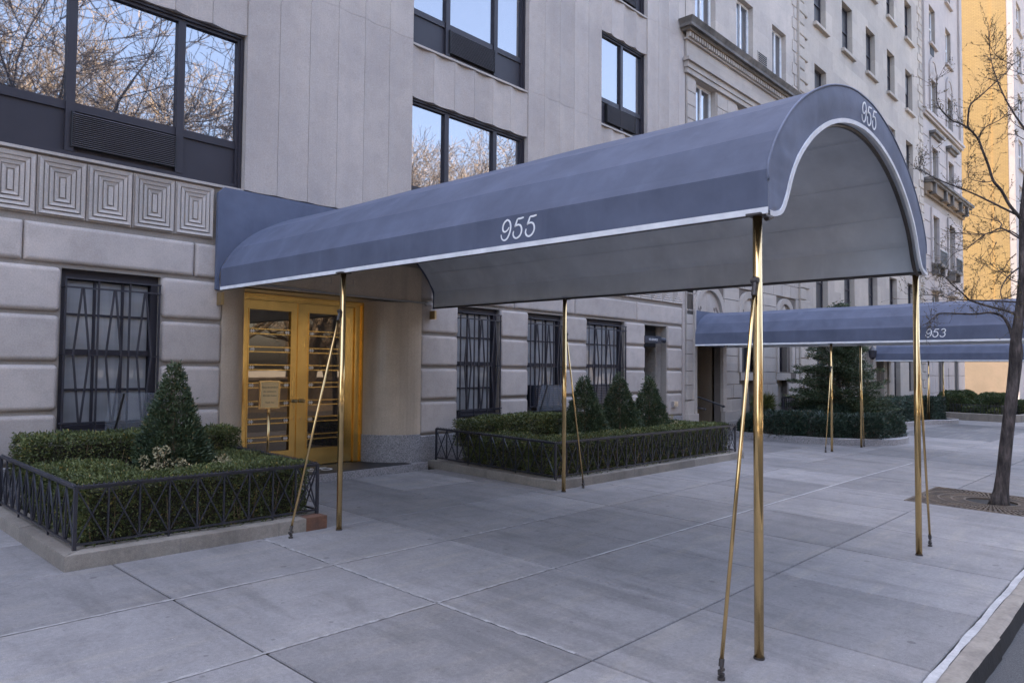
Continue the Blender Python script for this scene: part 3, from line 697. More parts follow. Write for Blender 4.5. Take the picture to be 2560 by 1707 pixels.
# ------------------------------------------------------------------ awnings
def canopy_geo(prof, y0, y1, zs, xc, m, name, inset=0.0, ends=True, nsub=4, flip=False):
    """prof: left half profile list of (dx from centre (negative), dz); mirrored"""
    half = prof; full = [(-a, b) for a, b in reversed(half[:-1])]; P = half + full
    arc = catmull([(a, b, 0) for a, b in P[1:-1]], nsub); arc = [(p.x, p.y) for p in arc]
    flat = []
    Q = P[1:-1]
    for (a, b), (c, d) in zip(Q, Q[1:]):
        for k in range(nsub): t = k/nsub; flat.append((a+(c-a)*t, b+(d-b)*t))
    flat.append(Q[-1])
    arc = [P[0]] + arc + [P[-1]]; flat = [P[0]] + flat + [P[-1]]
    L = y1-y0; bows = [0, L/3, 2*L/3, L]
    ys = sorted({0, .06, .14, .28, *[round(.5+(L-1)*i/24, 4) for i in range(25)], L-.28, L-.14, L-.05, L})
    vs = []; n = len(flat)
    for yy in ys:
        e = min(yy, L-yy) if ends else yy; wgt = max(0, 1-e/.26)**1.3
        for (a, b), (c, d) in zip(arc, flat):
            x = c+(a-c)*wgt; z = d+(b-d)*wgt
            if inset:
                x *= 1-inset/1.7; z = z-inset*.8 if z > .3 else z
            if not inset and z > .3: z -= .010*abs(math.sin(3*math.pi*yy/L))*(1 if ends else 0)
            vs.append((xc+x, y0+yy, zs(y0+yy)+z))
    fs = []
    for i in range(len(ys)-1):
        for k in range(n-1):
            q = (i*n+k, i*n+k+1, (i+1)*n+k+1, (i+1)*n+k); fs.append(q if flip else tuple(reversed(q)))
    return MB().add(vs, fs).mesh(name, m)
def post_set(root, spots, ztop, rad, brace, smooth=True):
    for (px, py, sx, bo, bz) in spots:
        g0 = gz(px, py); zt = ztop(py)
        p = put('post', MB().tube([(px,py,g0),(px,py,zt)], rad, 20).mesh('post', M_BRASS, smooth=False), root)
        p.data.polygons.foreach_set('use_smooth', [len(f.vertices) == 4 for f in p.data.polygons])
        put('base_ring', MB().tube([(px,py,g0-.004),(px,py,g0+.012)], rad+.004, 20).mesh('base_ring', M_CLAMP), p)
        put('top_plate', MB().box(px-.06,px+.06,py-.045,py+.045,zt-.008,zt+.004).mesh('top_plate', M_CLAMP), p)
        fx = px+sx*bo; fy = py+.02; fg = gz(fx, fy)
        top = (px+sx*(rad+.01), py, bz); bot = (fx, fy, fg+.075)
        b = put('brace', MB().tube([bot, top], rad*brace, 14).mesh('brace', M_BRASS, smooth=False), root)
        b.data.polygons.foreach_set('use_smooth', [len(f.vertices) == 4 for f in b.data.polygons])
        dv = (Vector(top)-Vector(bot)).normalized(); tp = Vector(top)
        put('clamp', MB().tube([tp-dv*.07, tp+dv*.005], rad*brace+.005, 12).tube([tp+Vector((0,-.022,.02)), tp+Vector((0,.022,.02))], .017, 10).tube([tp+Vector((-sx*.005,0,-.02)), tp+Vector((-sx*.005,0,.04))], .015, 10).mesh('clamp', M_CLAMP), b)
        bv = Vector(bot)
        put('floor_fitting', MB().tube([bv-dv*.004, bv+dv*.035], rad*brace+.004, 12).tube([(fx,fy,fg),(fx,fy,fg+.014)], .02, 12).tube([(fx,fy,fg),(fx,fy,fg+.078)], .008, 8).tube([(fx-.022,fy,fg+.05),(fx+.022,fy,fg+.05)], .011, 8).tube([(fx,fy-.016,fg+.03),(fx,fy+.016,fg+.03)], .010, 8).mesh('floor_fitting', M_CLAMP), b)
ZB = lambda y: 2.567+(y-1.75)*.003
XC, XL, XR = 5.74, 4.03, 7.45
aw = thing('entrance_awning', 'blue barrel-vaulted canvas awning numbered 955 on brass posts', 'awning', (XC, 5.2, gz(XC, 5.2)))
prof = [(-1.71,0),(-1.71,.25),(-1.53,.525),(-1.20,.795),(-.62,1.055),(0,1.15)]
put('canopy', canopy_geo(prof, 1.75, 8.556, ZB, XC, M_BLUE, 'canopy'), aw)
put('lining', canopy_geo(prof, 1.80, 8.54, lambda y: ZB(y)+.006, XC, M_LINING, 'lining', .03, flip=True), aw)
for x, s in ((XL, -1), (XR, 1)):
    put('white_piping', MB().add([(x+s*.004,1.75,ZB(1.75)-.006),(x+s*.004,8.555,ZB(8.555)-.006),(x+s*.004,8.555,ZB(8.555)+.030),(x+s*.004,1.75,ZB(1.75)+.030),(x-s*.012,1.75,ZB(1.75)-.006),(x-s*.012,8.555,ZB(8.555)-.006),(x-s*.012,8.555,ZB(8.555)+.03),(x-s*.012,1.75,ZB(1.75)+.03)], [(0,1,2,3),(7,6,5,4),(0,4,5,1),(3,2,6,7),(0,3,7,4),(1,5,6,2)]).mesh('white_piping', M_TRIM), aw)
    put('frame_tube', MB().tube([(x-s*.03,1.78,ZB(1.78)+.004),(x-s*.03,8.54,ZB(8.54)+.004)], .014, 8).mesh('frame_tube', M_CLAMP), aw)
outer = [(4.03,2.565),(4.03,2.66),(4.03,2.75),(4.035,2.85),(4.15,3.03),(4.38,3.255),(4.66,3.435),(5.04,3.60),(5.42,3.695),(5.74,3.717)]
inner = [(4.12,2.570),(4.21,2.605),(4.29,2.71),(4.36,2.84),(4.46,2.97),(4.62,3.11),(4.82,3.24),(5.07,3.355),(5.38,3.44),(5.74,3.475)]
mir = lambda l: l + [(2*XC-a, b) for a, b in reversed(l[:-1])]
OU = [tuple(p[:2]) for p in catmull([(a,b,0) for a,b in mir(outer)], 4)]; IN = [tuple(p[:2]) for p in catmull([(a,b,0) for a,b in mir(inner)], 4)]
vs = []; fs = []; K = 6; n = len(OU)
for i, ((a,b),(c,d)) in enumerate(zip(OU, IN)):
    for k in range(K+1):
        t = k/K; rip = (.0035*math.sin(i*.9+2*math.sin(i*.37)) + .002*math.sin(i*2.1))*math.sin(math.pi*t)
        vs.append((a+(c-a)*t, 1.748-.012*math.sin(math.pi*min(1,t*1.2))*.6+rip, b+(d-b)*t))
for i in range(n-1):
    for k in range(K): fs.append((i*(K+1)+k, i*(K+1)+k+1, (i+1)*(K+1)+k+1, (i+1)*(K+1)+k))
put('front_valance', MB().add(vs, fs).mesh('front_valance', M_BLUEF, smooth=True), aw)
vs = []; fs = []
pipe_in = [(4.03,2.562),(4.08,2.562)] + IN + [(2*XC-4.08,2.562),(2*XC-4.03,2.562)]
for i, (c, d) in enumerate(pipe_in):
    p0 = Vector(pipe_in[max(i-1,0)]); p1 = Vector(pipe_in[min(i+1,len(pipe_in)-1)]); dd = (p1-p0).normalized(); nn = Vector((-dd.y, dd.x))
    for q, yy in ((-.014,1.738),(.016,1.738),(.016,1.76),(-.014,1.76)): vs.append((c+nn.x*q, yy, d+nn.y*q))
for i in range(len(pipe_in)-1):
    for k in range(4): k2 = (k+1) % 4; fs.append((4*i+k, 4*i+k2, 4*i+4+k2, 4*i+4+k))
put('front_piping', MB().add(vs, fs).mesh('front_piping', M_TRIM), aw)
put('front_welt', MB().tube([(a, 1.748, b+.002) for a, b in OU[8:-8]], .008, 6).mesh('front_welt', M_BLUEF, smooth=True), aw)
# inner bow seen inside the front edge
put('front_bow', MB().tube([(c, 1.80, d-.02) for c, d in IN], .016, 8).mesh('front_bow', M_CLAMP), aw)
for (dx, dz) in ((-1.50,.515),(-1.17,.775),(-.6,1.025),(.6,1.025),(1.17,.775),(1.50,.515)):
    put('lining_seam', MB().tube([(XC+dx*.985,1.85,ZB(1.85)+dz-.016),(XC+dx*.985,8.5,ZB(8.5)+dz-.016)], .0035, 5).mesh('lining_seam', M_LINING), aw)
ARC = [(4.03,2.587),(4.03,2.837),(4.21,3.112),(4.54,3.382),(5.12,3.642),(5.74,3.737)]; ARC = [tuple(p[:2]) for p in catmull([(a,b,0) for a,b in mir(ARC)], 4)]
wb = MB(); vs = []; fs = []; nA = len(ARC)
for i, (a, b) in enumerate(ARC):
    t = i/(nA-1)
    if t < .16: o = (3.985, 2.587+1.251*t/.16)
    elif t > .84: o = (7.46, 2.587+1.251*(1-t)/.16)
    else: o = (3.985+3.475*(t-.16)/.68, 3.838)
    for yy in (8.56, 8.615): vs += [(a, yy, b-.01), (o[0], yy, o[1])]
for i in range(nA-1): fs += [(4*i, 4*i+4, 4*i+5, 4*i+1), (4*i+2, 4*i+3, 4*i+7, 4*i+6), (4*i+1, 4*i+5, 4*i+7, 4*i+3), (4*i, 4*i+2, 4*i+6, 4*i+4)]
put('wall_board', wb.add(vs, fs).mesh('wall_board', M_BLUE), aw)
post_set(aw, [(4.065,1.83,-1,.42,2.16),(7.42,1.83,1,.47,2.02),(4.05,6.0,-1,.50,2.18),(7.40,5.94,1,.44,2.10)], lambda y: ZB(y)-.004, .027, .40)
put('side_numerals', numerals('955', .15, .0135, M_WHITE), aw, T(XL-.0035, 3.865, 2.642) @ FACE_X)
put('front_numerals', numerals('955', .150, .0125, M_WHITE, .80), aw, T(5.64, 1.7325, 3.512))

def small_awning(name, label, x0, x1, y0, y1, zb, prof_, spots, text=None):
    xc = (x0+x1)/2; Z = lambda y: zb+(y-y0)*.0
    r = thing(name, label, 'awning', (xc, (y0+y1)/2, gz(xc, 5)), 'canvas awnings along the avenue')
    put('canopy', canopy_geo(prof_, y0, y1, Z, xc, M_BLUE, 'canopy'), r)
    put('lining', canopy_geo(prof_, y0+.04, y1-.02, lambda y: Z(y)+.006, xc, M_LINING, 'lining', .03, flip=True), r)
    for x, s in ((x0, -1), (x1, 1)): put('white_piping', MB().box(min(x+s*.004,x-s*.012), max(x+s*.004,x-s*.012), y0, y1, zb-.006, zb+.03).mesh('white_piping', M_TRIM), r)
    a, b = prof_[1]; hw = -prof_[0][0]
    o = [(-hw,0)] + prof_[1:]; PO = [(xc+p, zb+q) for p, q in o]; PO = mir2(PO, xc)
    PI = mir2([(xc-hw+.1, zb), (xc-hw+.16, zb+b*.7), (xc+prof_[2][0]*.8, zb+prof_[2][1]*.72), (xc+prof_[3][0]*.75, zb+prof_[3][1]*.8), (xc, zb+prof_[-1][1]*.82)][:len(PO)//2+1], xc)
    m_ = min(len(PO), len(PI)); vs = []
    PO = [tuple(p[:2]) for p in catmull([(p,q,0) for p,q in PO], 6)]; PI = [tuple(p[:2]) for p in catmull([(p,q,0) for p,q in PI], 6)]
    kk = 40
    PO = [PO[int(i*(len(PO)-1)/kk)] for i in range(kk+1)]; PI = [PI[int(i*(len(PI)-1)/kk)] for i in range(kk+1)]
    vs = [(p, y0-.003, q) for p, q in PO] + [(p, y0-.003, q) for p, q in PI]
    put('front_valance', MB().add(vs, [(i, kk+1+i, kk+2+i, i+1) for i in range(kk)]).mesh('front_valance', M_BLUE), r)
    put('wall_flange', MB().box(x0+.02, x1-.02, y1+.001, y1+.04, zb+.0, zb+prof_[-1][1]+.02).mesh('wall_flange', M_BLUE), r)
    post_set(r, spots, lambda y: zb-.004, .024, .42)
    if text:
        put('side_numerals', numerals(text, .15, .017, M_WHITE, .80), r, T(x0-.0035, 3.68, zb+.085) @ FACE_X)
    return r
def mir2(l, xc): return l + [(2*xc-a, b) for a, b in reversed(l[:-1])]
small_awning('side_awning', 'blue canvas awning numbered 953 on slim brass posts, next door', 15.58, 17.22, 1.3, 8.56, 2.262, [(-.82,0),(-.82,.285),(-.68,.52),(-.42,.72),(0,.82)], [(15.62,5.45,-1,.30,1.75),(17.18,5.36,1,.25,1.72)], '953')
small_awning('far_awning', 'distant blue awning partly hidden behind the one numbered 953', 28.85, 30.8, 1.3, 8.56, 2.10, [(-.975,0),(-.975,.27),(-.85,.52),(-.5,.66),(0,.72)], [(28.9,6.75,-1,.25,1.60),(30.75,6.7,1,.25,1.60)])

# ------------------------------------------------------------------ planters, fences, hedges
def tri_quads(P, D, L, Wd, m, name, up_=.25, spread=.75):
    n = len(P); L = L*rng.uniform(.6, 1.25, (n,1)); Wd = Wd*rng.uniform(.7, 1.2, (n,1))
    d = D + rng.normal(0, spread, (n,3)); d[:,2] += up_; d /= np.linalg.norm(d, axis=1, keepdims=True)
    s = np.cross(d, rng.normal(0, 1, (n,3))); s /= np.linalg.norm(s, axis=1, keepdims=True)+1e-9
    V = np.stack([P, P+d*L*.45+s*Wd*.5, P+d*L, P+d*L*.45-s*Wd*.5], axis=1).reshape(-1, 3)
    me = bpy.data.meshes.new(name); me.vertices.add(4*n); me.vertices.foreach_set('co', V.ravel())
    me.loops.add(4*n); me.loops.foreach_set('vertex_index', np.arange(4*n, dtype=np.int32))
    me.polygons.add(n); me.polygons.foreach_set('loop_start', np.arange(0, 4*n, 4, dtype=np.int32)); me.polygons.foreach_set('loop_total', np.full(n, 4, dtype=np.int32))
    me.materials.append(m); me.update(calc_edges=True); return me
def lump(P, s=3.0, ph=0):
    return (np.sin(P[:,0]*s*2.1+ph)+np.sin(P[:,1]*s*1.7+1.3+ph)+np.sin(P[:,2]*s*2.6+2.1)+.7*np.sin((P[:,0]+P[:,1])*s*4.3+ph))/3.7
def box_pts(b, dens, jit=.05, lumps=.045):
    x0,x1,y0,y1,z0,z1 = b; out = []; nor = []
    faces = [((x1-x0)*(y1-y0), 'z', z1, 1), ((x1-x0)*(z1-z0), 'y', y0, -1), ((x1-x0)*(z1-z0), 'y', y1, 1), ((y1-y0)*(z1-z0), 'x', x0, -1), ((y1-y0)*(z1-z0), 'x', x1, 1)]
    for A, ax, v, sg in faces:
        n = int(A*dens); p = np.column_stack([rng.uniform(x0,x1,n), rng.uniform(y0,y1,n), rng.uniform(z0,z1,n)]); i = 'xyz'.index(ax)
        nn = np.zeros((n,3)); nn[:,i] = sg
        p[:,i] = v + sg*(lump(p)*lumps - np.abs(rng.normal(0, jit, n)))
        out.append(p); nor.append(nn)
    return np.vstack(out), np.vstack(nor)
def hedge(name, label, boxes, m, dens, L, Wd, group=None, core=.075, cat='hedge', stems=True):
    b0 = boxes[0]; r = thing(name, label, cat, ((b0[0]+b0[1])/2, (b0[2]+b0[3])/2, b0[4]), group)
    Ps = []; Ns = []; cm = MB()
    for b in boxes:
        p, n = box_pts(b, dens); keep = np.ones(len(p), bool)
        for c in boxes:
            if c is b: continue
            e = .04; keep &= ~((p[:,0]>c[0]+e)&(p[:,0]<c[1]-e)&(p[:,1]>c[2]+e)&(p[:,1]<c[3]-e)&(p[:,2]>c[4]+e)&(p[:,2]<c[5]-e))
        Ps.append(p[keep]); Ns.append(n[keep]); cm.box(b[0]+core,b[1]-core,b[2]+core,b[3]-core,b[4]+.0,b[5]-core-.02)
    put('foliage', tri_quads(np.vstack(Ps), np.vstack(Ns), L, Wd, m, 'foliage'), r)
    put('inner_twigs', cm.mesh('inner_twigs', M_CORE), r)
    if stems:
        sm = MB()
        for b in boxes:
            for k in range(int((b[1]-b[0])*(b[3]-b[2])*30)):
                x = random.uniform(b[0]+.03,b[1]-.03); y = random.choice([b[2]+.035, b[3]-.035]) if random.random() < .8 else random.uniform(b[2],b[3])
                z1 = b[4]+(b[5]-b[4])*random.uniform(.4,.8); sm.tube([(x,y,b[4]-.02),(x+random.uniform(-.05,.05),y+random.uniform(-.03,.03),z1)], [.007,.003], 4)
        if sm.v: put('stems', sm.mesh('stems', M_STEM), r)
    return r
def yew(name, label, x, y, z0, h, rad, m, n, L=.045, Wd=.014, group='clipped cone yews in the planting beds', skirt=.25):
    r = thing(name, label, 'shrub', (x, y, z0), group)
    put('trunk', MB().tube([(x,y,z0-.03),(x+.01,y,z0+h*.5),(x,y,z0+h*.93)], [.028,.018,.004], 7).mesh('trunk', M_STEM), r)
    bm_ = MB()
    for k in range(60):
        t = random.uniform(.05,.9); a = random.uniform(0,6.28); rr = rad*(1-t)**.8*.85; z = z0+h*t
        bm_.tube([(x,y,z),(x+rr*math.cos(a),y+rr*math.sin(a),z+rr*.45)], [.006,.002], 4)
    put('branches', bm_.mesh('branches', M_STEM), r)
    # clusters of needles on a conical shell with depth
    nc = n//9; t = 1-np.sqrt(rng.uniform(0,1,nc)); t = np.clip(t*1.0, 0, .985)
    a = rng.uniform(0, 2*np.pi, nc); prof_ = np.where(t < .16, .90+.10*t/.16, 1.0)*(1-t**1.15*.96)
    rr = rad*prof_*(1+.10*np.sin(a*3+t*9)+.07*np.sin(a*7-t*15))*(1-np.abs(rng.normal(0,.13,nc)))
    c = np.column_stack([x+rr*np.cos(a), y+rr*np.sin(a), z0+h*t+rng.normal(0,.012,nc)])
    d = np.column_stack([np.cos(a), np.sin(a), np.full(nc,.55)])
    P = np.repeat(c, 9, axis=0)+rng.normal(0,.016,(nc*9,3)); D = np.repeat(d, 9, axis=0)
    put('foliage', tri_quads(P, D, L, Wd, m, 'foliage', .3, .55), r)
    return r
def fence_run(root, A, B_, n, zt=.60, zbot=.155, end_posts=(True, True), spikes=True, legs=True):
    A = Vector((*A, 0)); B_ = Vector((*B_, 0)); d = (B_-A); L = d.length; d.normalize(); nrm = Vector((-d.y, d.x, 0))
    H = lambda t, z, o=0: (A+d*(L*t)+nrm*o) + Vector((0,0,gz(*(A+d*(L*t))[:2])+z))
    put('top_rail', MB().beam(H(0,zt), H(1,zt), .034, .012, side=nrm).beam(H(0,zt-.014), H(1,zt-.014), .012, .016, side=nrm).mesh('top_rail', M_IRON), root)
    put('bottom_rail', MB().beam(H(0,zbot), H(1,zbot), .016, .016, side=nrm).mesh('bottom_rail', M_IRON), root)
    for i in range(n+1):
        if 0 < i < n or (i == 0 and not end_posts[0]) or (i == n and not end_posts[1]):
            put('upright', MB().beam(H(i/n,zbot), H(i/n,zt-.01), .013, .013, side=nrm).mesh('upright', M_IRON), root)
        if legs and i % 4 == 3 and i < n: put('foot', MB().beam(H(i/n,.08), H(i/n,zbot), .014, .014, side=nrm).mesh('foot', M_IRON), root)
    for i in range(n):
        put('diagonal', MB().beam(H((i+.04)/n,zbot+.01,.005), H((i+.96)/n,zt-.02,.005), .011, .009, side=nrm).mesh('diagonal', M_IRON), root)
        put('diagonal', MB().beam(H((i+.04)/n,zt-.02,-.005), H((i+.96)/n,zbot+.01,-.005), .011, .009, side=nrm).mesh('diagonal', M_IRON), root)
    for e, t in ((0,0.0),(1,1.0)):
        if end_posts[e]: put('post', MB().beam(H(t,.07), H(t,zt-.006), .026, .026, side=nrm).mesh('post', M_IRON), root)
    if spikes:
        mb = MB(); k = int(L/.036)
        for i in range(k):
            t = (i+.5)/k; p = H(t, zt+.005); mb.add([p-d*.009-nrm*.004, p+d*.009-nrm*.004, p+d*.009+nrm*.004, p-d*.009+nrm*.004, p+Vector((0,0,.022))], [(0,1,4),(1,2,4),(2,3,4),(3,0,4)])
        stuff(put('spike_strip', mb.mesh('spike_strip', M_IRON), root))
def curb_run(root, poly_out, poly_in, h=.115, name='kerb_stone', m=M_CURB, cut=1.6):
    """straight kerb stones between matching outer and inner corner points"""
    for (o0, o1, i0, i1) in zip(poly_out, poly_out[1:], poly_in, poly_in[1:]):
        L = math.hypot(o1[0]-o0[0], o1[1]-o0[1]); k = max(1, round(L/cut))
        for q in range(k):
            ta, tb = q/k, (q+1)/k-(.004/L if q < k-1 else 0); lerp = lambda a, b, t: (a[0]+(b[0]-a[0])*t, a[1]+(b[1]-a[1])*t)
            c = [lerp(o0,o1,ta), lerp(o0,o1,tb), lerp(i0,i1,tb), lerp(i0,i1,ta)]; e = .012
            cc = (sum(p[0] for p in c)/4, sum(p[1] for p in c)/4)
            ins = []
            for p in c:
                v = Vector((cc[0]-p[0], cc[1]-p[1])); v2 = v.normalized()*e; ins.append((p[0]+v2.x, p[1]+v2.y))
            vs = [(x,y,gz(x,y)-.06) for x,y in c]+[(x,y,gz(x,y)+h-e) for x,y in c]+[(x,y,gz(x,y)+h) for x,y in ins]
            fs = [(8,9,10,11)]
            for s in (0,4):
                for i in range(4): j = (i+1) % 4; fs.append((s+i, s+j, s+4+j, s+4+i))
            fs = [tuple(f) for f in fs]
            put(name, MB().add(vs, fs).mesh(name, m), root)
def bed(name, label, x0, x1, y0, y1, wdt=.22):
    r = thing(name, label, 'planter', ((x0+x1)/2, (y0+y1)/2, gz((x0+x1)/2, y0)), 'planting beds against the house')
    curb_run(r, [(x0,y1),(x0,y0),(x1,y0),(x1,y1)], [(x0+wdt,y1),(x0+wdt,y0+wdt),(x1-wdt,y0+wdt),(x1-wdt,y1)])
    vs = []; nx, ny = 24, 12; fs = []
    for i in range(nx+1):
        for j in range(ny+1):
            x = x0+wdt*.9+(x1-x0-1.8*wdt)*i/nx; y = y0+wdt*.9+(y1-y0-wdt*.9)*j/ny; vs.append((x,y,gz(x,y)+.085+random.uniform(-.012,.012)))
    for i in range(nx):
        for j in range(ny): a = i*(ny+1)+j; fs.append((a, a+ny+1, a+ny+2, a+1))
    stuff(put('mulch', MB().add(vs, fs).mesh('mulch', M_SOIL), r))
    return r
YW = 8.615
bl = bed('planting_bed', 'concrete-kerbed planting bed left of the bronze doors', 1.765, 4.02, 6.17, YW)
put('kerb_stone', MB().box(3.80, 4.024, 6.166, 6.39, gz(4,6.2)-.05, gz(4,6.2)+.118).mesh('kerb_stone', M_RUST), bl)['label'] = 'rust-stained corner of the kerb'
brr = bed('planting_bed', 'long concrete-kerbed planting bed right of the bronze doors', 7.40, 12.82, 6.05, YW)
fl_ = thing('iron_fence', 'low black iron lattice fence around the left planting bed', 'fence', (2.9, 6.32, gz(2.9,6.3)), 'low lattice fences')
fence_run(fl_, (1.87,6.31), (4.0,6.31), 9); fence_run(fl_, (1.87,8.55), (1.87,6.31), 10, end_posts=(True, False)); fence_run(fl_, (4.0,6.31), (4.0,8.55), 10, end_posts=(False, True))
fr_ = thing('iron_fence', 'low black iron lattice fence around the right planting bed', 'fence', (10, 6.17, gz(10,6.2)), 'low lattice fences')
fence_run(fr_, (7.51,6.17), (12.72,6.17), 22); fence_run(fr_, (7.51,8.55), (7.51,6.17), 10, end_posts=(True, False)); fence_run(fr_, (12.72,6.17), (12.72,8.55), 10, end_posts=(False, True))
gl = gz(3,6.5)+.08; gr_ = gz(10,6.4)+.08
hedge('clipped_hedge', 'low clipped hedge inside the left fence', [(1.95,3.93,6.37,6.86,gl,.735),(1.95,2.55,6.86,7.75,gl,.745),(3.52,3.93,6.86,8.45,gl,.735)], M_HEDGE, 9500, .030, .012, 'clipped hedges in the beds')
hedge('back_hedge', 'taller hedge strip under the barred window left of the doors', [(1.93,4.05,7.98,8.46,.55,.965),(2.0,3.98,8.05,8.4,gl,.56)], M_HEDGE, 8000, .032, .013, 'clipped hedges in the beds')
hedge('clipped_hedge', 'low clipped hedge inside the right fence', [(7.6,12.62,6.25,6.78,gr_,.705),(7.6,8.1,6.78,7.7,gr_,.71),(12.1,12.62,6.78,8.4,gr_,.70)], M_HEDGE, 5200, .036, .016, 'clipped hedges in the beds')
for k, (xa, xb, zt) in enumerate(((7.62,8.12,.90),(8.10,8.72,.915),(8.70,9.35,.93),(9.33,9.95,.925),(9.93,10.6,.90),(10.6,11.3,.88),(11.3,12.0,.86))):
    hedge('boxy_shrub', ['squared shrub at the near end of the row under the right windows', 'second squared shrub from the doors in the right bed', 'third squared shrub from the doors in the right bed', 'fourth squared shrub from the doors in the right bed', 'squared shrub directly behind the nearest right-hand cone yew', 'squared shrub behind the middle cone yew', 'squared shrub behind the farthest cone yew'][k], [(xa+.01,xb-.01,7.72+random.uniform(-.04,.04),8.3,.48,zt+random.uniform(-.015,.015)),(xa+.1,xb-.1,7.85,8.2,gr_,.5)], M_HEDGE, 5200, .036, .017, 'squared shrubs in a row', cat='shrub')
yew('cone_yew', 'dark cone-shaped yew in the left bed beside the bronze doors', 3.05, 7.42, gl-.02, 1.52, .49, M_YEW, 46000, .040, .012)
yew('cone_yew', 'cone-shaped yew nearest the brass post in the right bed', 9.62, 7.30, gr_, 1.42, .52, M_YEW, 30000)
yew('cone_yew', 'middle of the three cone-shaped yews in the right bed', 10.60, 7.28, gr_, 1.46, .52, M_YEW, 30000)
yew('cone_yew', 'farthest of the three cone-shaped yews in the right bed', 11.55, 7.28, gr_, 1.40, .50, M_YEW, 28000)
def dry_clump(x, y, h, n, label):
    r = thing('dried_flower', label, 'plant', (x, y, gz(x,y)+.08), 'dried flowers in the beds')
    P = []; D = []
    for k in range(n):
        a = random.uniform(0,6.28); l = random.uniform(.02,.14); hx = x+l*math.cos(a); hy = y+l*math.sin(a); hz = gz(x,y)+.08+h*random.uniform(.6,1)
        put('stem', MB().tube([(x+l*.3*math.cos(a),y+l*.3*math.sin(a),gz(x,y)+.07),(hx,hy,hz)], [.004,.002], 4).mesh('stem', M_STEM), r)
        for q in range(60):
            v = Vector((random.gauss(0,1),random.gauss(0,1),random.gauss(0,1))).normalized(); P.append((hx+v.x*.032,hy+v.y*.032,hz+v.z*.035)); D.append(tuple(v))
    put('flower_heads', tri_quads(np.array(P), np.array(D), .022, .013, M_DRY, 'flower_heads', 0, .4), r)
dry_clump(2.72, 7.12, .66, 12, 'pale dried flower clump in front of the back hedge, left bed'); dry_clump(2.95, 6.98, .56, 8, 'short dried flower clump at the foot of the left cone yew'); dry_clump(3.42, 7.0, .58, 8, 'pale dried flower tuft right of the left cone yew')
dry_clump(8.62, 6.98, .62, 9, 'dried flower tuft left of the brass post in the right bed'); dry_clump(12.0, 7.1, .66, 10, 'dried flower tuft beyond the farthest cone yew')
# loose leaves at the foot of the fences
def litter(x0, x1, y0, y1, n, dz):
    P = np.column_stack([rng.uniform(x0,x1,n), rng.uniform(y0,y1,n), np.zeros(n)]); P[:,2] = [gz(a,b)+dz for a,b in P[:,:2]]
    return tri_quads(P, np.tile([0,0,.3],(n,1)), .05, .012, M_HEDGE, 'sprigs', .0, .7)
stuff(put('fallen_sprigs', litter(2.0,3.8,6.3,6.5,240,.112), bl)); stuff(put('fallen_sprigs', litter(7.6,12.6,6.12,6.3,420,.112), brr))

# ------------------------------------------------------------------ sign on a brass stand
ss = thing('sign_stand', 'brass pedestal sign asking people not to block the entrance, before the doors', 'sign', (4.815, 8.75, .243))
put('pole', MB().tube([(4.815,8.77,.25),(4.815,8.77,1.14)], .0165, 14).mesh('pole', M_BRASS, smooth=True), ss); put('base', MB().lathe([(.15,0),(.15,.012),(.14,.022),(.03,.03),(.022,.05)], (4.815,8.77,.243), 24).mesh('base', M_BRASSD), ss)
put('collar', MB().tube([(4.815,8.77,1.07),(4.815,8.77,1.115)], .022, 14).mesh('collar', M_BRASS), ss)
fx0, fx1, fz0, fz1 = 4.672, 4.958, 1.12, 1.482
put('frame', MB().box(fx0,fx1,8.745,8.765,fz0,fz0+.016).box(fx0,fx1,8.745,8.765,fz1-.016,fz1).box(fx0,fx0+.016,8.745,8.765,fz0+.016,fz1-.016).box(fx1-.016,fx1,8.745,8.765,fz0+.016,fz1-.016).mesh('frame', M_BRASS), ss)
card = put('card', MB().box(fx0+.014,fx1-.014,8.752,8.762,fz0+.014,fz1-.014).mesh('card', M_SIGN), ss)
for s_, z in (('Please do not block',1.388),('the entrance to',1.334),('955 Fifth Avenue',1.28),('Thank You',1.192)):
    put('lettering', text_mesh(s_, .0285, M_INK, .15, .0006), card, T(4.815, 8.7512, z) @ RX)

# ------------------------------------------------------------------ neighbouring buildings
def blocks(parent, x0, x1, rows, bw, holes, y, m, gap=.012, dep=.06, name='ashlar_stone', bev=.006, proud=0.0, offs=.5):
    for r, (z0, z1) in enumerate(rows):
        segs = [(x0, x1)]
        for h in holes:
            if h[2] < z1-.02 and h[3] > z0+.02:
                ns = []
                for a, b in segs:
                    if h[1] <= a or h[0] >= b: ns.append((a, b)); continue
                    if h[0]-a > .06: ns.append((a, h[0]))
                    if b-h[1] > .06: ns.append((h[1], b))
                segs = ns
        for a, b in segs:
            k = max(1, round((b-a)/bw)); cuts = [a+(b-a)*i/k for i in range(k+1)]
            if k > 1 and r % 2:
                s_ = (b-a)/k*.5; cuts = [a]+[c+s_ for c in cuts[:-1]]+[b]
            for c0, c1 in zip(cuts, cuts[1:]):
                if c1-c0 > .05: put(name, bevbox(c1-c0-gap, dep, z1-z0-gap, m, bev), parent, T(c0+gap/2, y-proud, z0+gap/2))
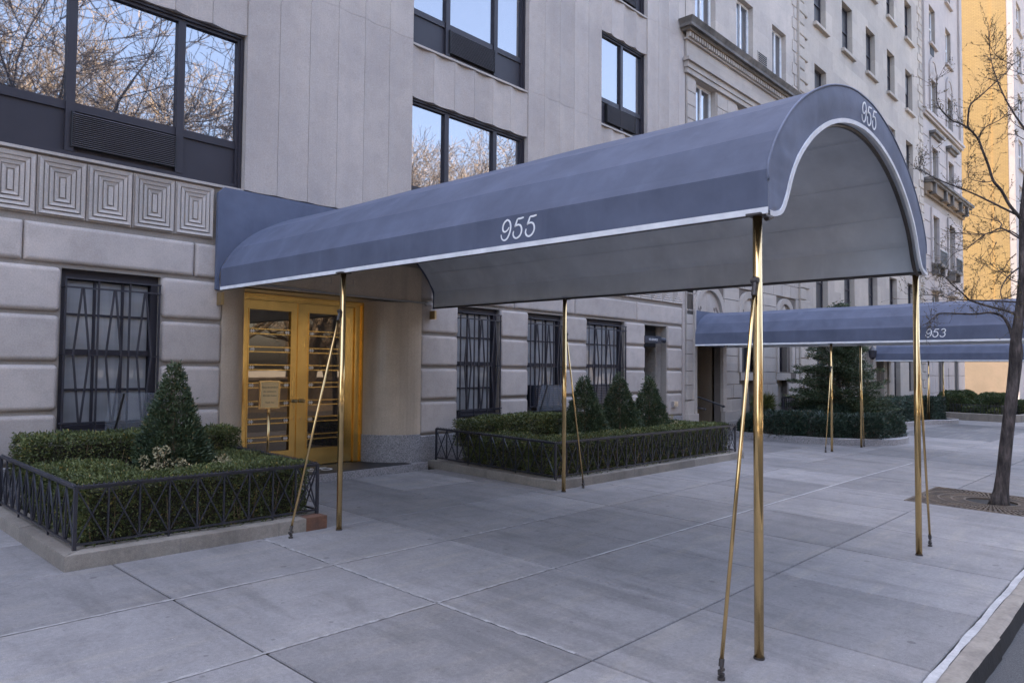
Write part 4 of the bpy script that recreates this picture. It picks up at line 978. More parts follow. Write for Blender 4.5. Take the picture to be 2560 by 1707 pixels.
def sash(parent, x0, x1, z0, z1, y, pane=M_GLASSF, frame=M_FRAME, sill=None, split=.5, name='window', vert=False, top=None):
    w_, h = x1-x0, z1-z0
    fme = cached(('sf', round(w_,2), round(h,2), frame.name, split, vert), lambda: (lambda mb: (mb.box(0,.06,0,.08,0,h), mb.box(w_-.06,w_,0,.08,0,h), mb.box(.06,w_-.06,0,.08,0,.06), mb.box(.06,w_-.06,0,.08,h-.06,h), mb.box(w_*.5-.025,w_*.5+.025,-.01,.06,.06,h-.06) if vert else mb.box(.06,w_-.06,-.01,.06,h*split-.025,h*split+.025), mb.mesh('sash_frame', frame))[-1])(MB()))
    win = put(name, fme, parent, T(x0, y, z0))
    if vert: rects = [(.06,w_*.5-.025,.06,h-.06),(w_*.5+.025,w_-.06,.06,h-.06)]
    else: rects = [(.06,w_-.06,.06,h*split-.025),(.06,w_-.06,h*split+.025,h-.06)]
    for i, (a,b,c,d) in enumerate(rects):
        put('pane', boxme(b-a, .01, d-c, (top if (i == 1 and top) else pane)), win, T(x0+a, y+.03, z0+c))
    if sill: put('sill', bevbox(w_+.2, .3, .11, sill, .01), win, T(x0-.1, y-.29, z0-.12))
    return win

# --- the cream house next door (numbered 953)
Y2 = 8.60
b2 = thing('town_house', 'cream stone house with arched bays and sooty dentil cornice next to the fluted building', 'building', (18.6, Y2, .0))
h2 = [(15.72,17.02,-.3,3.0),(18.03,19.12,1.66,3.1),(20.40,21.18,1.66,3.1)]
UW = [(15.70,16.75),(17.92,18.92),(20.18,21.16)]
h2u = [(a,b,z0,z1) for a,b in UW for z0,z1 in ((5.0,7.2),(7.4,8.71),(9.95,11.68),(12.75,14.5),(15.6,17.3))]
rows2 = [(.45,.78),(.78,.98),(.98,1.33),(1.33,1.66),(1.66,2.06),(2.06,2.38),(2.38,2.77),(2.77,3.10),(3.10,3.50),(3.50,3.84),(3.84,4.2),(4.2,4.6)]
low2 = [(18.15,19.0,.1,1.42),(20.42,21.16,.1,1.42)]
put('wall', wall_holes(MB(), 15.252, 21.98, -.5, 4.6, Y2+.05, h2+low2, .22).mesh('wall', M_B2J), b2)
put('upper_wall', wall_holes(MB(), 15.252, 21.98, 4.6, 33, Y2+.02, h2u, .2).mesh('upper_wall', M_B2), b2)
put('body', MB().box(15.252,21.98,9.9,24,-.5,33).mesh('body', M_B2), b2); put('core', MB().box(17.2,21.98,8.86,9.9,-.5,33).box(15.252,17.2,8.86,9.9,4.0,33).mesh('core', M_BLACK), b2)
blocks(b2, 15.27, 21.96, rows2[2:], .62, h2+low2+[(15.70,17.16,0,3.62),(17.99,19.45,1.4,3.78),(20.34,21.74,1.4,3.80)], Y2, M_B2)
for a, b in ((15.27,15.70),(17.10,17.99),(19.42,20.34),(21.72,21.96)):
    put('plinth', MB().box(a-.05,b+.05,Y2-.10,Y2+.06,-.3,.42).box(a-.03,b+.03,Y2-.06,Y2+.06,.42,.66).box(a-.01,b+.01,Y2-.03,Y2+.06,.66,.96).mesh('plinth', M_B2), b2)
for a, b in ((18.15,19.0),(20.42,21.16)):
    put('sill_panel', MB().box(a-.12,b+.12,Y2-.02,Y2+.1,1.43,1.63).mesh('sill_panel', M_B2), b2)
    put('window_well', MB().box(a,b,Y2+.2,Y2+.25,.0,1.42).mesh('window_well', M_PBRICK), b2)
def arch_surround(xc, r0, r1, zc, y0, y1, m, zlow):
    k = 18; po = [(xc+r1*math.cos(R(180-180*i/k)), zc+r1*math.sin(R(180-180*i/k))) for i in range(k+1)]; pi_ = [(xc+r0*math.cos(R(180-180*i/k)), zc+r0*math.sin(R(180-180*i/k))) for i in range(k+1)]
    po = [(xc-r1, zlow)]+po+[(xc+r1, zlow)]; pi_ = [(xc-r0, zlow)]+pi_+[(xc+r0, zlow)]
    n = len(po); vs = [(a,y0,b) for a,b in po]+[(a,y0+.02,b) for a,b in pi_]+[(a,y1,b) for a,b in po]+[(a,y1,b) for a,b in pi_]; fs = []
    for i in range(n-1): fs += [(n+i, n+i+1, i+1, i), (i, i+1, 2*n+i+1, 2*n+i), (n+i+1, n+i, 3*n+i, 3*n+i+1)]
    fs += [(0, 2*n, 3*n, n), (n-1, 2*n-1, 4*n-1, 3*n-1)]
    return MB().add(vs, fs).mesh('arch_surround', m)
def tymp(xc, r0, zc, y, m):
    vs = []; fs = []; n = 16; k = 10
    for j in range(k+1):
        for i in range(n+1):
            a = R(180-180*i/n); q = r0*j/k; x = xc+q*math.cos(a); z = zc+q*math.sin(a)
            rel = .05*math.exp(-((x-xc)/(.28*r0))**2)*max(0, math.sin((z-zc)/r0*3)) + .02*math.sin(x*40)*math.sin(z*33)*(j/k)
            vs.append((x, y-rel, z))
    for j in range(k):
        for i in range(n): a = j*(n+1)+i; fs.append((a, a+1, a+n+2, a+n+1))
    return MB().add(vs, fs).mesh('carved_tympanum', m, smooth=True)
for xc, r0, r1, zc, zl in ((16.37,.66,.80,2.98,.66),(18.60,.52,.70,3.10,1.65),(20.92,.46,.62,3.17,1.65)):
    put('arch_surround', arch_surround(xc, r0, r1, zc, Y2-.05, Y2+.20, M_B2, zl), b2); put('carved_tympanum', tymp(xc, r0, zc, Y2+.05, M_B2), b2)
    bb = MB(); rr = [(xc-r1,zc+r1+.02),(xc+r1,zc+r1+.02)]
put('voussoir_wall', MB().box(15.27,15.57,Y2+.0,Y2+.05,3.0,3.86).mesh('voussoir_wall', M_B2), b2)
put('vestibule_wall', MB().box(15.6,15.72,8.82,9.9,-.3,3.0).box(17.02,17.14,8.82,9.9,-.3,3.0).box(15.6,17.14,9.75,9.88,-.3,3.0).box(15.72,17.02,8.82,9.75,2.98,3.0).mesh('vestibule_wall', M_BEIGE), b2)
put('sconce', MB().tube([(16.35,9.745,1.52),(16.35,9.69,1.52)], .06, 14).mesh('sconce', M_BRASS), b2)
put('handrail', MB().tube([(15.74,9.0,1.05),(16.3,8.85,1.02),(16.72,8.6,.86),(16.86,8.5,.80)], .02, 8).tube([(16.86,8.5,.80),(16.93,8.48,.79)], [.035,.02], 8).mesh('handrail', M_IRON, smooth=True), b2)
put('handrail', MB().tube([(15.74,8.85,.86),(15.86,8.6,.78),(15.93,8.52,.76)], .02, 8).tube([(15.93,8.52,.76),(15.98,8.5,.75)], [.035,.02], 8).mesh('handrail', M_IRON, smooth=True), b2)
put('entrance_ramp', MB().add([(15.72,8.3,-.1),(17.02,8.3,-.1),(17.02,9.8,.55),(15.72,9.8,.55)], [(0,1,2,3)]).mesh('entrance_ramp', M_FLAG), b2)
for a, b, c, d in h2[1:]: sash(b2, a, b, c, d+.0, Y2+.20, M_GLASSF, M_FRAME)
for a, b, c, d in h2u: sash(b2, a, b, c, d, Y2+.16, M_GLASS, M_TRIM, vert=True)
for a, b in ((15.28,15.70),(16.78,17.90),(18.95,20.15),(21.2,21.96)):
    blocks(b2, a, b, [(7.0+.33*i, 7.33+.33*i) for i in range(5)], .55, [], Y2-.012, M_B2, dep=.03)
put('architrave', MB().box(15.2,21.98,Y2-.05,Y2+.02,8.72,8.84).box(15.17,21.98,Y2-.08,Y2+.02,8.84,8.98).box(15.13,21.98,Y2-.14,Y2+.02,8.98,9.06).mesh('architrave', M_B2), b2)
put('frieze', MB().box(15.22,21.98,Y2-.03,Y2+.02,9.06,9.50).mesh('frieze', M_B2), b2)
put('bed_mould', MB().box(15.16,21.98,Y2-.09,Y2+.02,9.50,9.54).mesh('bed_mould', M_B2), b2)
for k in range(58): put('dentil', cached('dent', lambda: bevbox(.066, .10, .13, M_B2, .004)), b2, T(15.16+.117*k, Y2-.15, 9.54))
put('cornice', MB().box(15.06,21.98,Y2-.20,Y2+.02,9.67,9.72).box(14.98,21.98,Y2-.28,Y2+.02,9.72,9.79).add([(14.98,Y2-.28,9.79),(21.98,Y2-.28,9.79),(21.98,Y2-.35,9.90),(14.91,Y2-.35,9.90),(14.91,Y2+.02,9.90),(14.98,Y2+.02,9.79),(21.98,Y2+.02,9.90)], [(0,1,2,3),(0,3,4,5),(3,2,6,4)]).mesh('cornice', M_CORN), b2)
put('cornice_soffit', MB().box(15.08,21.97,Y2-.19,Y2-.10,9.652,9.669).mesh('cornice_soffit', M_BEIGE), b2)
vent = put('wall_vent', MB().box(19.18,19.8,Y2+.005,Y2+.05,10.2,10.58).mesh('wall_vent', M_B2), b2)
for k in range(6): put('slat', boxme(.54, .02, .028, M_BLACK), vent, T(19.22, Y2-.004, 10.235+.055*k))
for k in range(60):
    z = 4.7+.352*k
    if z > 24: break
    put('quoin', bevbox(.36 if k % 2 else .22, .04, .335, M_B2, .008), b2, T(21.97-(.36 if k % 2 else .22), Y2-.005, z))

# --- the plain ashlar apartment house beyond
Y3 = 8.60
b3 = thing('ashlar_building', 'tall plain limestone apartment house with quoined corners and double-hung windows', 'building', (29, Y3, 0))
WX = [(23.36,24.40),(25.94,27.0),(28.50,29.58),(31.10,32.12),(33.65,34.72)]
ROWZ = [(3.68,5.45),(6.72,8.46),(9.78,11.54),(12.87,14.60),(15.95,17.65),(19.0,20.7),(22.1,23.8)]
h3 = [(a,b,c,d) for a,b in WX for c,d in ROWZ]
h3g = [(28.98,29.82,-.5,2.9),(31.62,32.45,.2,2.7),(23.4,24.4,.9,2.6),(25.9,26.9,.9,2.6),(33.7,34.6,.9,2.6)]
put('wall', wall_holes(MB(), 21.99, 36.3, -.9, 33, Y3, h3+h3g, .24).mesh('wall', M_B3), b3)
put('body', MB().box(21.99,36.3,9.6,25,-.9,33).mesh('body', M_B3), b3); put('core', MB().box(22.1,36.2,8.92,9.6,-.9,33).mesh('core', M_BLACK), b3)
for i, (a,b,c,d) in enumerate(h3): sash(b3, a, b, c, d, Y3+.17, M_GLASSF, M_FRAME, sill=M_B3, top=(M_BLIND if random.random() < .35 else None))
for a,b,c,d in h3g[1:]: sash(b3, a, b, c, d, Y3+.17, M_GLASSF, M_FRAME)
d3 = put('door', MB().box(28.98,29.82,Y3+.2,Y3+.26,-.5,2.9).box(29.06,29.36,Y3+.18,Y3+.2,-.3,1.0).box(29.44,29.74,Y3+.18,Y3+.2,-.3,1.0).box(29.06,29.36,Y3+.18,Y3+.2,1.15,2.7).box(29.44,29.74,Y3+.18,Y3+.2,1.15,2.7).mesh('door', M_WOOD), b3)
for a, b in ((28.6,28.95),(29.85,30.2),(30.5,30.75)): put('pilaster', MB().box(a,b,Y3-.12,Y3+.01,-.9,2.95).box(a-.04,b+.04,Y3-.16,Y3+.01,-.9,.2).mesh('pilaster', M_B3), b3)
put('wall_lantern', MB().lathe([(.04,0),(.12,.08),(.15,.3),(.16,.32),(.05,.45),(.02,.5)], (28.3,8.42,2.15), 8).box(28.28,28.32,8.42,8.62,2.45,2.49).mesh('wall_lantern', M_IRON), b3)
for k in range(92):
    z = -.4+.355*k
    if z > 30: break
    long_ = k % 2
    put('quoin', bevbox(.72 if long_ else .46, .10, .335, M_B3, .02), b3, T(21.96, Y3-.065, z)); put('quoin', bevbox(.72 if long_ else .46, .05, .335, M_B3, .02), b3, T(36.3-(.72 if long_ else .46), Y3-.035, z))
put('quoin_return', MB().box(21.955,21.99,Y3-.06,9.0,4.6,33).mesh('quoin_return', M_B3), b3)

# --- ornate narrow house at the corner
Y4 = 8.58
b4 = thing('corner_house', 'pale narrow corner house with arched windows, balcony cornice and carved brackets', 'building', (40, Y4, 0))
WX4 = [(37.60,38.70),(40.72,41.82)]
R4 = [(17.08,18.9),(13.75,15.45),(10.45,12.15),(6.75,8.95),(3.3,5.3),(20.2,22.0),(23.3,25.0)]
h4 = [(a,b,c,d) for a,b in WX4 for c,d in R4] + [(38.5,39.35,-.5,2.35),(41.65,42.55,-.5,2.35)]
put('wall', wall_holes(MB(), 36.305, 43.9, -.9, 33, Y4+.03, h4, .22).mesh('wall', M_LIMEB), b4)
put('body', MB().box(36.305,43.9,9.6,26,-.9,33).mesh('body', M_B4), b4); put('core', MB().box(36.35,43.85,8.84,9.6,-.9,33).mesh('core', M_BLACK), b4)
put('corner_return', MB().box(43.86,43.94,Y4-.0,9.7,-.9,33).mesh('corner_return', M_B4), b4)
blocks(b4, 36.32, 43.9, [(.0+.78*i, .78+.78*i) for i in range(17)], 1.15, h4+[(36.3,44,9.85,10.45)], Y4, M_B4, gap=.03)
put('smooth_upper_wall', wall_holes(MB(), 36.31, 43.9, 13.6, 33, Y4-.005, [h for h in h4 if h[2] > 13.6], .03).mesh('smooth_upper_wall', M_B4), b4)
for a, b in ((36.35,36.75),(43.35,43.9)): put('corner_pilaster', MB().box(a,b,Y4-.10,Y4,13.7,33).mesh('corner_pilaster', M_B4), b4)
for (a,b,c,d) in h4[:-2]: sash(b4, a, b, c, d, Y4+.16, M_GLASSF, M_TRIM, sill=M_B4)
for a, b in ((38.5,39.35),(41.65,42.55)): put('iron_shutter', MB().box(a,b,Y4+.1,Y4+.14,-.5,2.35).mesh('iron_shutter', M_DARKBOX), b4)
put('slit_window', MB().box(40.40,40.52,Y4-.006,Y4+.02,.95,1.92).mesh('slit_window', M_DARKBOX), b4)
put('string_course', MB().box(36.3,44.0,Y4-.16,Y4,13.5,13.64).box(36.3,43.95,Y4-.09,Y4,13.38,13.5).mesh('string_course', M_B4), b4)
for a, b in WX4:
    xc = (a+b)/2
    put('arch_surround', arch_surround(xc, .55, .75, 15.72, Y4-.08, Y4, M_B4, 13.7), b4); put('carved_tympanum', tymp(xc, .55, 15.72, Y4-.02, M_B4), b4)
    put('window_hood', MB().box(a-.25,b+.25,Y4-.28,Y4,12.72,12.84).box(a-.18,b+.18,Y4-.18,Y4,12.58,12.72).mesh('window_hood', M_CORN), b4)
    put('window_casing', MB().box(a-.16,a-.01,Y4-.07,Y4,10.45,12.58).box(b+.01,b+.16,Y4-.07,Y4,10.45,12.58).box(a-.01,b+.01,Y4-.07,Y4,12.16,12.58).mesh('window_casing', M_B4), b4)
    put('window_casing', MB().box(a-.2,a-.01,Y4-.08,Y4,6.75,9.3).box(b+.01,b+.2,Y4-.08,Y4,6.75,9.3).box(a-.01,b+.01,Y4-.08,Y4,8.96,9.3).mesh('window_casing', M_B4), b4)
    bal = put('balconette', MB().box(a-.1,b+.1,Y4-.4,Y4,6.55,6.68).box(a-.05,a+.15,Y4-.3,Y4,6.2,6.55).box(b-.15,b+.05,Y4-.3,Y4,6.2,6.55).mesh('balconette', M_CORN), b4)
    for k in range(9): put('baluster', boxme(.025, .025, .6, M_IRON), bal, T(a-.08+(b-a+.12)*k/8, Y4-.38, 6.68))
    put('balcony_rail', MB().box(a-.1,b+.1,Y4-.4,Y4-.36,7.26,7.30).mesh('balcony_rail', M_IRON), bal)
    put('ground_hood', MB().box(a-.2,b+.2,Y4-.25,Y4,5.45,5.6).mesh('ground_hood', M_B4), b4)
    put('black_vent', MB().box(a+.1,b-.3,Y4-.02,Y4-.006,16.55,17.0).mesh('black_vent', M_BLACK), b4) if a < 39 else None
put('balcony_cornice', MB().box(36.3,44.35,Y4-.48,Y4,10.34,10.46).box(36.35,44.25,Y4-.40,Y4,10.24,10.34).mesh('balcony_cornice', M_CORN), b4)
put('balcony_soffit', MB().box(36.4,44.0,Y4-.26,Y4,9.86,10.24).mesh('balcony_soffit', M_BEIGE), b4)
for xb in (36.9,38.9,40.2,42.0,43.4): put('bracket', MB().box(xb-.11,xb+.11,Y4-.38,Y4-.0,9.78,10.235).mesh('bracket', M_CORN), b4)
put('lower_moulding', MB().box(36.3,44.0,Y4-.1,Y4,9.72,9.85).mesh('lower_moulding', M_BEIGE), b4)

# --- yellow brick tower across the side street
b5 = thing('brick_tower', 'tall yellow brick tower across the side street with pale street front', 'building', (62, 10, 0))
put('side_wall', MB().box(60.6,60.7,8.8,32,4.6,46).mesh('side_wall', M_YBRICK), b5); put('base_wall', MB().box(60.56,60.7,8.8,32,-1.2,4.6).mesh('base_wall', M_BEIGE), b5)
put('brick_return', MB().box(60.52,60.6,8.98,9.9,4.6,46).mesh('brick_return', M_YBRICK), b5)
put('corner_pier', MB().box(60.53,60.75,8.60,8.98,-1.2,46).mesh('corner_pier', M_B4), b5)
W5 = [(62.2,64.1),(66.6,68.6),(71.2,73.2),(76,78)]
h5 = [(a,b,3.0+3.35*k,5.1+3.35*k) for a,b in W5 for k in range(12)]
put('front_wall', wall_holes(MB(), 60.55, 82, -1.2, 46, 8.62, h5, .2).mesh('front_wall', M_B4), b5); put('body', MB().box(60.7,82,9.0,32,-1.2,46).mesh('body', M_B4), b5)
for a,b,c,d in h5: sash(b5, a, b, c, d, 8.76, M_GLASS, M_TRIM, sill=M_B4)
# --- building further along the avenue closes the view
b6 = thing('far_building', 'grey stone building farther along the avenue behind the street tree', 'building', (95, 9, 0))
put('wall', wall_holes(MB(), 82.2, 150, -1.5, 30, 8.7, [(84+4*k,85.6+4*k,3+3.4*r,5.2+3.4*r) for k in range(14) for r in range(7)], .2).mesh('wall', M_B3), b6); put('body', MB().box(82.2,150,8.95,30,-1.5,30).mesh('body', M_BLACK), b6)

# ------------------------------------------------------------------ islands and shrubs farther along
def island(name, label, poly, h=.15, m=M_GRAN, wd=.18):
    xs = [p[0] for p in poly]; ys = [p[1] for p in poly]; cx, cy = sum(xs)/len(xs), sum(ys)/len(ys)
    r = thing(name, label, 'planter', (cx, cy, gz(cx,cy)), 'kerbed planting islands')
    P = [Vector(p[:2]) for p in catmull([(a,b,0) for a,b in poly], 5)]
    inn = []
    for i, p in enumerate(P):
        d = (P[min(i+1,len(P)-1)]-P[max(i-1,0)]).normalized(); nn = Vector((-d.y, d.x)); inn.append(p+nn*wd)
    k = 4
    for i in range(0, len(P)-1, k):
        j = min(i+k, len(P)-1); vs = []; fs = []
        for q in range(i, j+1):
            o, n_ = P[q], inn[q]; zz = gz(o.x,o.y); vs += [(o.x,o.y,zz-.1),(o.x,o.y,zz+h-.012),(o.x+(n_.x-o.x)*.08,o.y+(n_.y-o.y)*.08,zz+h),(n_.x,n_.y,zz+h),(n_.x,n_.y,zz-.1)]
        for q in range(j-i):
            for s in range(4): fs.append((5*q+s, 5*q+5+s, 5*q+6+s, 5*q+1+s))
        put('kerb_stone', MB().add(vs, fs).mesh('kerb_stone', m), r)
    poly2 = [(p.x, p.y) for p in inn]; n = len(poly2)
    stuff(put('mulch', MB().add([(a,b,gz(a,b)+h-.05) for a,b in poly2], [tuple(range(n))]).mesh('mulch', M_SOIL), r))
    return r
island('planting_island', 'granite-kerbed rounded planting island beside the awning numbered 953', [(16.65,8.4),(16.72,7.4),(17.0,6.3),(17.55,5.55),(18.3,5.1),(19.1,4.98),(19.9,5.12),(20.5,5.5),(20.8,6.2),(20.9,7.2),(20.9,8.4)])
def blob_hedge(name, label, ells, m, dens, L, Wd, cat='hedge', group=None, flat=.0):
    r = thing(name, label, cat, (ells[0][0], ells[0][1], ells[0][2]), group); Ps = []; Ns = []; cm = MB()
    for (x,y,z0,rx,ry,h) in ells:
        n = int(dens*(rx+ry)*3.1*h*1.2); u = rng.uniform(0,1,n); a = rng.uniform(0,2*np.pi,n); el = np.arcsin(u)
        e = .55
        ce = np.sign(np.cos(el))*np.abs(np.cos(el))**e; se = np.abs(np.sin(el))**e
        ca = np.sign(np.cos(a))*np.abs(np.cos(a))**.8; sa = np.sign(np.sin(a))*np.abs(np.sin(a))**.8
        p = np.column_stack([x+rx*ce*ca, y+ry*ce*sa, z0+h*se]); nn = np.column_stack([ca*ce, sa*ce, se]); nn /= np.linalg.norm(nn,axis=1,keepdims=True)
        p += nn*(lump(p,2.2)[:,None]*.07-np.abs(rng.normal(0,.06,(n,1)))); Ps.append(p); Ns.append(nn)
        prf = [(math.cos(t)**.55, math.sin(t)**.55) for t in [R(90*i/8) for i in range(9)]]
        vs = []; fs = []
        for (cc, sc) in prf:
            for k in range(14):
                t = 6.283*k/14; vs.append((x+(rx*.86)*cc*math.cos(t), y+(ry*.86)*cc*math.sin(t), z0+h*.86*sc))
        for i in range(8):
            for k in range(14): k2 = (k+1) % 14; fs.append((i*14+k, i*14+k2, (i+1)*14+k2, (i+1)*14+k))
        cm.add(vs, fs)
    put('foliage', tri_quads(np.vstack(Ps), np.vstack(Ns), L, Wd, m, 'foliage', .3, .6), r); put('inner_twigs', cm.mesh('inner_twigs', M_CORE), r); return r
gi = gz(18,6)+.08
blob_hedge('island_hedge', 'rounded dark broadleaf hedge in the island beside the awning numbered 953', [(17.5,7.4,gi,.75,.9,.62),(17.75,6.5,gi,.65,.75,.60),(18.5,5.85,gi,.85,.66,.58),(19.5,5.75,gi,.85,.62,.56),(20.1,6.1,gi-.02,.62,.62,.56),(20.2,7.2,gi,.6,.9,.7)], M_HEDGEB, 3000, .07, .026)
def fir(x, y, z0, h, rad, label):
    r = thing('fir_tree', label, 'tree', (x,y,z0)); put('trunk', MB().tube([(x,y,z0-.05),(x,y,z0+h)], [.09,.01], 8).mesh('trunk', M_BARK), r)
    bmx = MB(); Ps = []; Ds = []
    for k in range(330):
        t = random.random()**1.25; z = z0+.12+h*.95*t; a = random.uniform(0,6.283); l = rad*(1-t**1.4*.9)*random.uniform(.6,1.1)
        tip = Vector((x+l*math.cos(a), y+l*math.sin(a), z+l*.18-.05)); st = Vector((x,y,z)); bmx.tube([st, tip], [.012,.003], 4)
        dv = (tip-st)/max(l,.01); n = int(300*l/rad)+70
        tt = rng.uniform(.2,1,n); c = np.array(st)[None,:]+np.array(tip-st)[None,:]*tt[:,None]
        sp = (1.05-tt)*.22+.05; c = c+rng.normal(0,1,(n,3))*sp[:,None]*np.array([.55,.55,.30]); Ps.append(c); Ds.append(np.tile(np.array(dv),(n,1)))
    put('branches', bmx.mesh('branches', M_STEM), r); put('crown', tri_quads(np.vstack(Ps), np.vstack(Ds), .075, .022, M_YEW, 'crown', .15, .45), r)
fir(20.6, 7.0, gz(20.6,7)+.05, 3.5, 1.5, 'bushy dark conifer behind the awning numbered 953')
# window-well railing beside the conifer
rl = thing('iron_railing', 'short black iron railing in front of the cream house, left of the conifer', 'railing', (19.9, 8.0, gz(20,8)))
put('rail', MB().beam((19.15,7.95,.98),(21.3,7.95,.96),.03,.03).beam((19.15,7.95,.25),(21.3,7.95,.23),.02,.02).mesh('rail', M_IRON), rl)
for k in range(16): put('baluster', MB().beam((19.17+.14*k,7.95,gz(19.2,8)-.02),(19.17+.14*k,7.95,.97),.022 if k else .05).mesh('baluster', M_IRON), rl)
pot = blob_hedge('pot_shrub', 'spiky green shrub in a dark pot between the cream house piers', [(18.55,8.2,gz(18.5,8.2)+.5,.20,.2,.42)], M_HEDGE, 2600, .22, .012, 'shrub')
put('pot', MB().lathe([(.16,0),(.2,.05),(.24,.5),(.26,.52),(.22,.53)], (18.55,8.2,gz(18.5,8.2)), 16).mesh('pot', M_DARKBOX), pot)
island('planting_island', 'granite-kerbed island under the distant awning', [(24.7,8.4),(24.75,7.3),(25.2,6.75),(26.5,6.6),(28.2,6.5),(29.4,6.15),(30.2,6.1),(30.7,6.4),(30.9,7.2),(30.9,8.4)])
g2_ = gz(27,7)+.06
hedge('long_hedge', 'long clipped dark hedge beyond the island beside the awning numbered 953', [(24.95,28.6,6.95,7.7,g2_,g2_+.80)], M_HEDGEB, 1500, .075, .03, stems=False)
hedge('short_hedge', 'squared dark hedge right of the far awning posts', [(28.95,30.6,6.6,7.6,g2_-.02,g2_+.80)], M_HEDGEB, 1500, .075, .03, stems=False)
island('planting_island', 'stone-kerbed bed of round box mounds at the corner house', [(33.0,8.3),(32.7,7.4),(32.7,6.6),(32.9,5.8),(33.2,5.1),(34.2,4.75),(37,4.7),(41,4.75),(43,5.2),(43.3,6.5),(43.3,8.3)], .28, M_CURB, .2)
g3 = gz(35,6)+.1
for i, (x,y,rx,h,m) in enumerate(((34.3,7.1,.55,.95,M_MOUND),(33.9,6.35,.42,.50,M_MOUND),(34.6,6.75,.45,.72,M_MOUND),(35.0,5.75,.62,.90,M_MOUND),(36.4,5.3,.7,.72,M_MOUND),(34.0,5.55,.42,.42,M_HEDGE),(36.0,7.3,.9,1.05,M_MOUND),(37.8,6.2,.9,.95,M_MOUND))):
    blob_hedge('box_mound', ['leftmost rounded box mound in the corner bed', 'small low box mound at the front left of the corner bed', 'tall rounded box mound in the middle of the corner bed', 'rounded box mound left of the street tree trunk', 'rounded box mound hidden beside the street tree trunk', 'small yellow-green mound at the front of the corner bed', 'rounded box mound at the back of the corner bed', 'farthest rounded box mound in the corner bed'][i], [(x,y,g3-.05,rx,rx*.9,h)], m, 1300, .08, .035, 'shrub', 'rounded box mounds')
lf = thing('iron_fence', 'low thin iron fence in front of the box mounds at the corner house', 'fence', (33.3, 5.5, g3), 'low lattice fences')
put('rail', MB().beam((33.15,7.0,g3+.52),(33.3,5.3,g3+.50),.02).beam((33.3,5.3,g3+.50),(38,5.0,g3+.48),.02).mesh('rail', M_IRON), lf)
for k in range(16): put('bar', MB().beam((33.15+.01*k,7.0-.113*k,g3-.03),(33.15+.01*k,7.0-.113*k,g3+.56),.016).mesh('bar', M_IRON), lf)
for k in range(26): put('bar', MB().beam((33.35+.18*k,5.29-.0115*k,g3-.05),(33.35+.18*k,5.29-.0115*k,g3+.54),.016).mesh('bar', M_IRON), lf)

# ------------------------------------------------------------------ street tree and its grate
tg = thing('tree_grate', 'square rusty cast-iron grate with radial slots around the street tree', 'grate', (11.26, 1.93, gz(11.26,1.9)))
gx0, gx1, gy0, gy1 = 10.44, 12.08, 1.13, 2.73; gcx, gcy = 11.26, 1.92
zg = lambda x, y: gz(x,y)+.004
pit = MB(); pit.add([(x,y,gz(x,y)-.05) for x,y in ((gx0,gy0),(gx1,gy0),(gx1,gy1),(gx0,gy1))], [(0,1,2,3)]); put('pit_soil', pit.mesh('pit_soil', M_SOIL), tg)
fm = MB()
for a, b in (((gx0,gy0),(gx1,gy0)),((gx1,gy0),(gx1,gy1)),((gx1,gy1),(gx0,gy1)),((gx0,gy1),(gx0,gy0))): fm.beam((*a,zg(*a)-.01),(*b,zg(*b)-.01),.03,.02)
put('frame', fm.mesh('frame', M_GRATE), tg)
for rr in (.30,.45,.60,.77):
    n = 64; vs = []; fs = []
    for i in range(n):
        a = 6.2832*i/n
        for q in (rr-.013, rr+.013): x, y = gcx+q*math.cos(a), gcy+q*math.sin(a); vs += [(x,y,zg(x,y)+.003),(x,y,zg(x,y)-.03)]
    for i in range(n):
        j = (i+1) % n; fs += [(4*i, 4*i+2, 4*j+2, 4*j), (4*i+1, 4*i, 4*j, 4*j+1), (4*i+2, 4*i+3, 4*j+3, 4*j+2)]
    put('ring', MB().add(vs, fs).mesh('ring', M_GRATE), tg)
rm = MB()
for i in range(84):
    a = 6.2832*i/84; c, s = math.cos(a), math.sin(a); re = min((gx1-gcx)/abs(c) if abs(c) > 1e-6 else 9, (gy1-gcy)/abs(s) if abs(s) > 1e-6 else 9)
    rr = .31; n1, n2 = .0065, .0135+.006*(re-.8)
    p0 = Vector((gcx+rr*c, gcy+rr*s)); p1 = Vector((gcx+re*c, gcy+re*s)); q = Vector((-s, c))
    pts = [p0-q*n1, p1-q*n2, p1+q*n2, p0+q*n1]
    rm.add([(p.x,p.y,zg(p.x,p.y)) for p in pts]+[(p.x,p.y,zg(p.x,p.y)-.025) for p in pts], [(0,1,2,3),(0,4,5,1),(3,2,6,7)])
stuff(put('radial_ribs', rm.mesh('radial_ribs', M_GRATE), tg))

st = thing('street_tree', 'bare young street tree with budding twigs in the iron grate at the kerb', 'tree', (11.12, 1.83, gz(11.1,1.8)))
DT = 9.32
def tp(px, py, dd=0): return at_depth(px, py, DT+dd)
trunk_px = [(2497,1268,.132),(2500,1250,.105),(2503,1225,.085),(2507,1190,.076),(2514,1120,.073),(2522,1050,.070),(2530,985,.068),(2538,915,.072),(2540,880,.076),(2540,850,.062),(2545,810,.056),(2552,760,.054),(2558,690,.050),(2558,600,.046),(2557,540,.042),(2566,450,.036),(2575,340,.030),(2580,200,.022),(2590,40,.012),(2594,-60,.006)]
put('trunk', MB().tube([tp(a,b) for a,b,_ in trunk_px], [r_ for *_, r_ in trunk_px], 14).mesh('trunk', M_BARK, smooth=True), st)
n4 = lambda x, y: (2100+x/5.106, 300+y/5.106); n5 = lambda x, y: (2100+x/5.106, 560+y/5.106); n3 = lambda x, y: (2100+x/5.106, y/5.106)
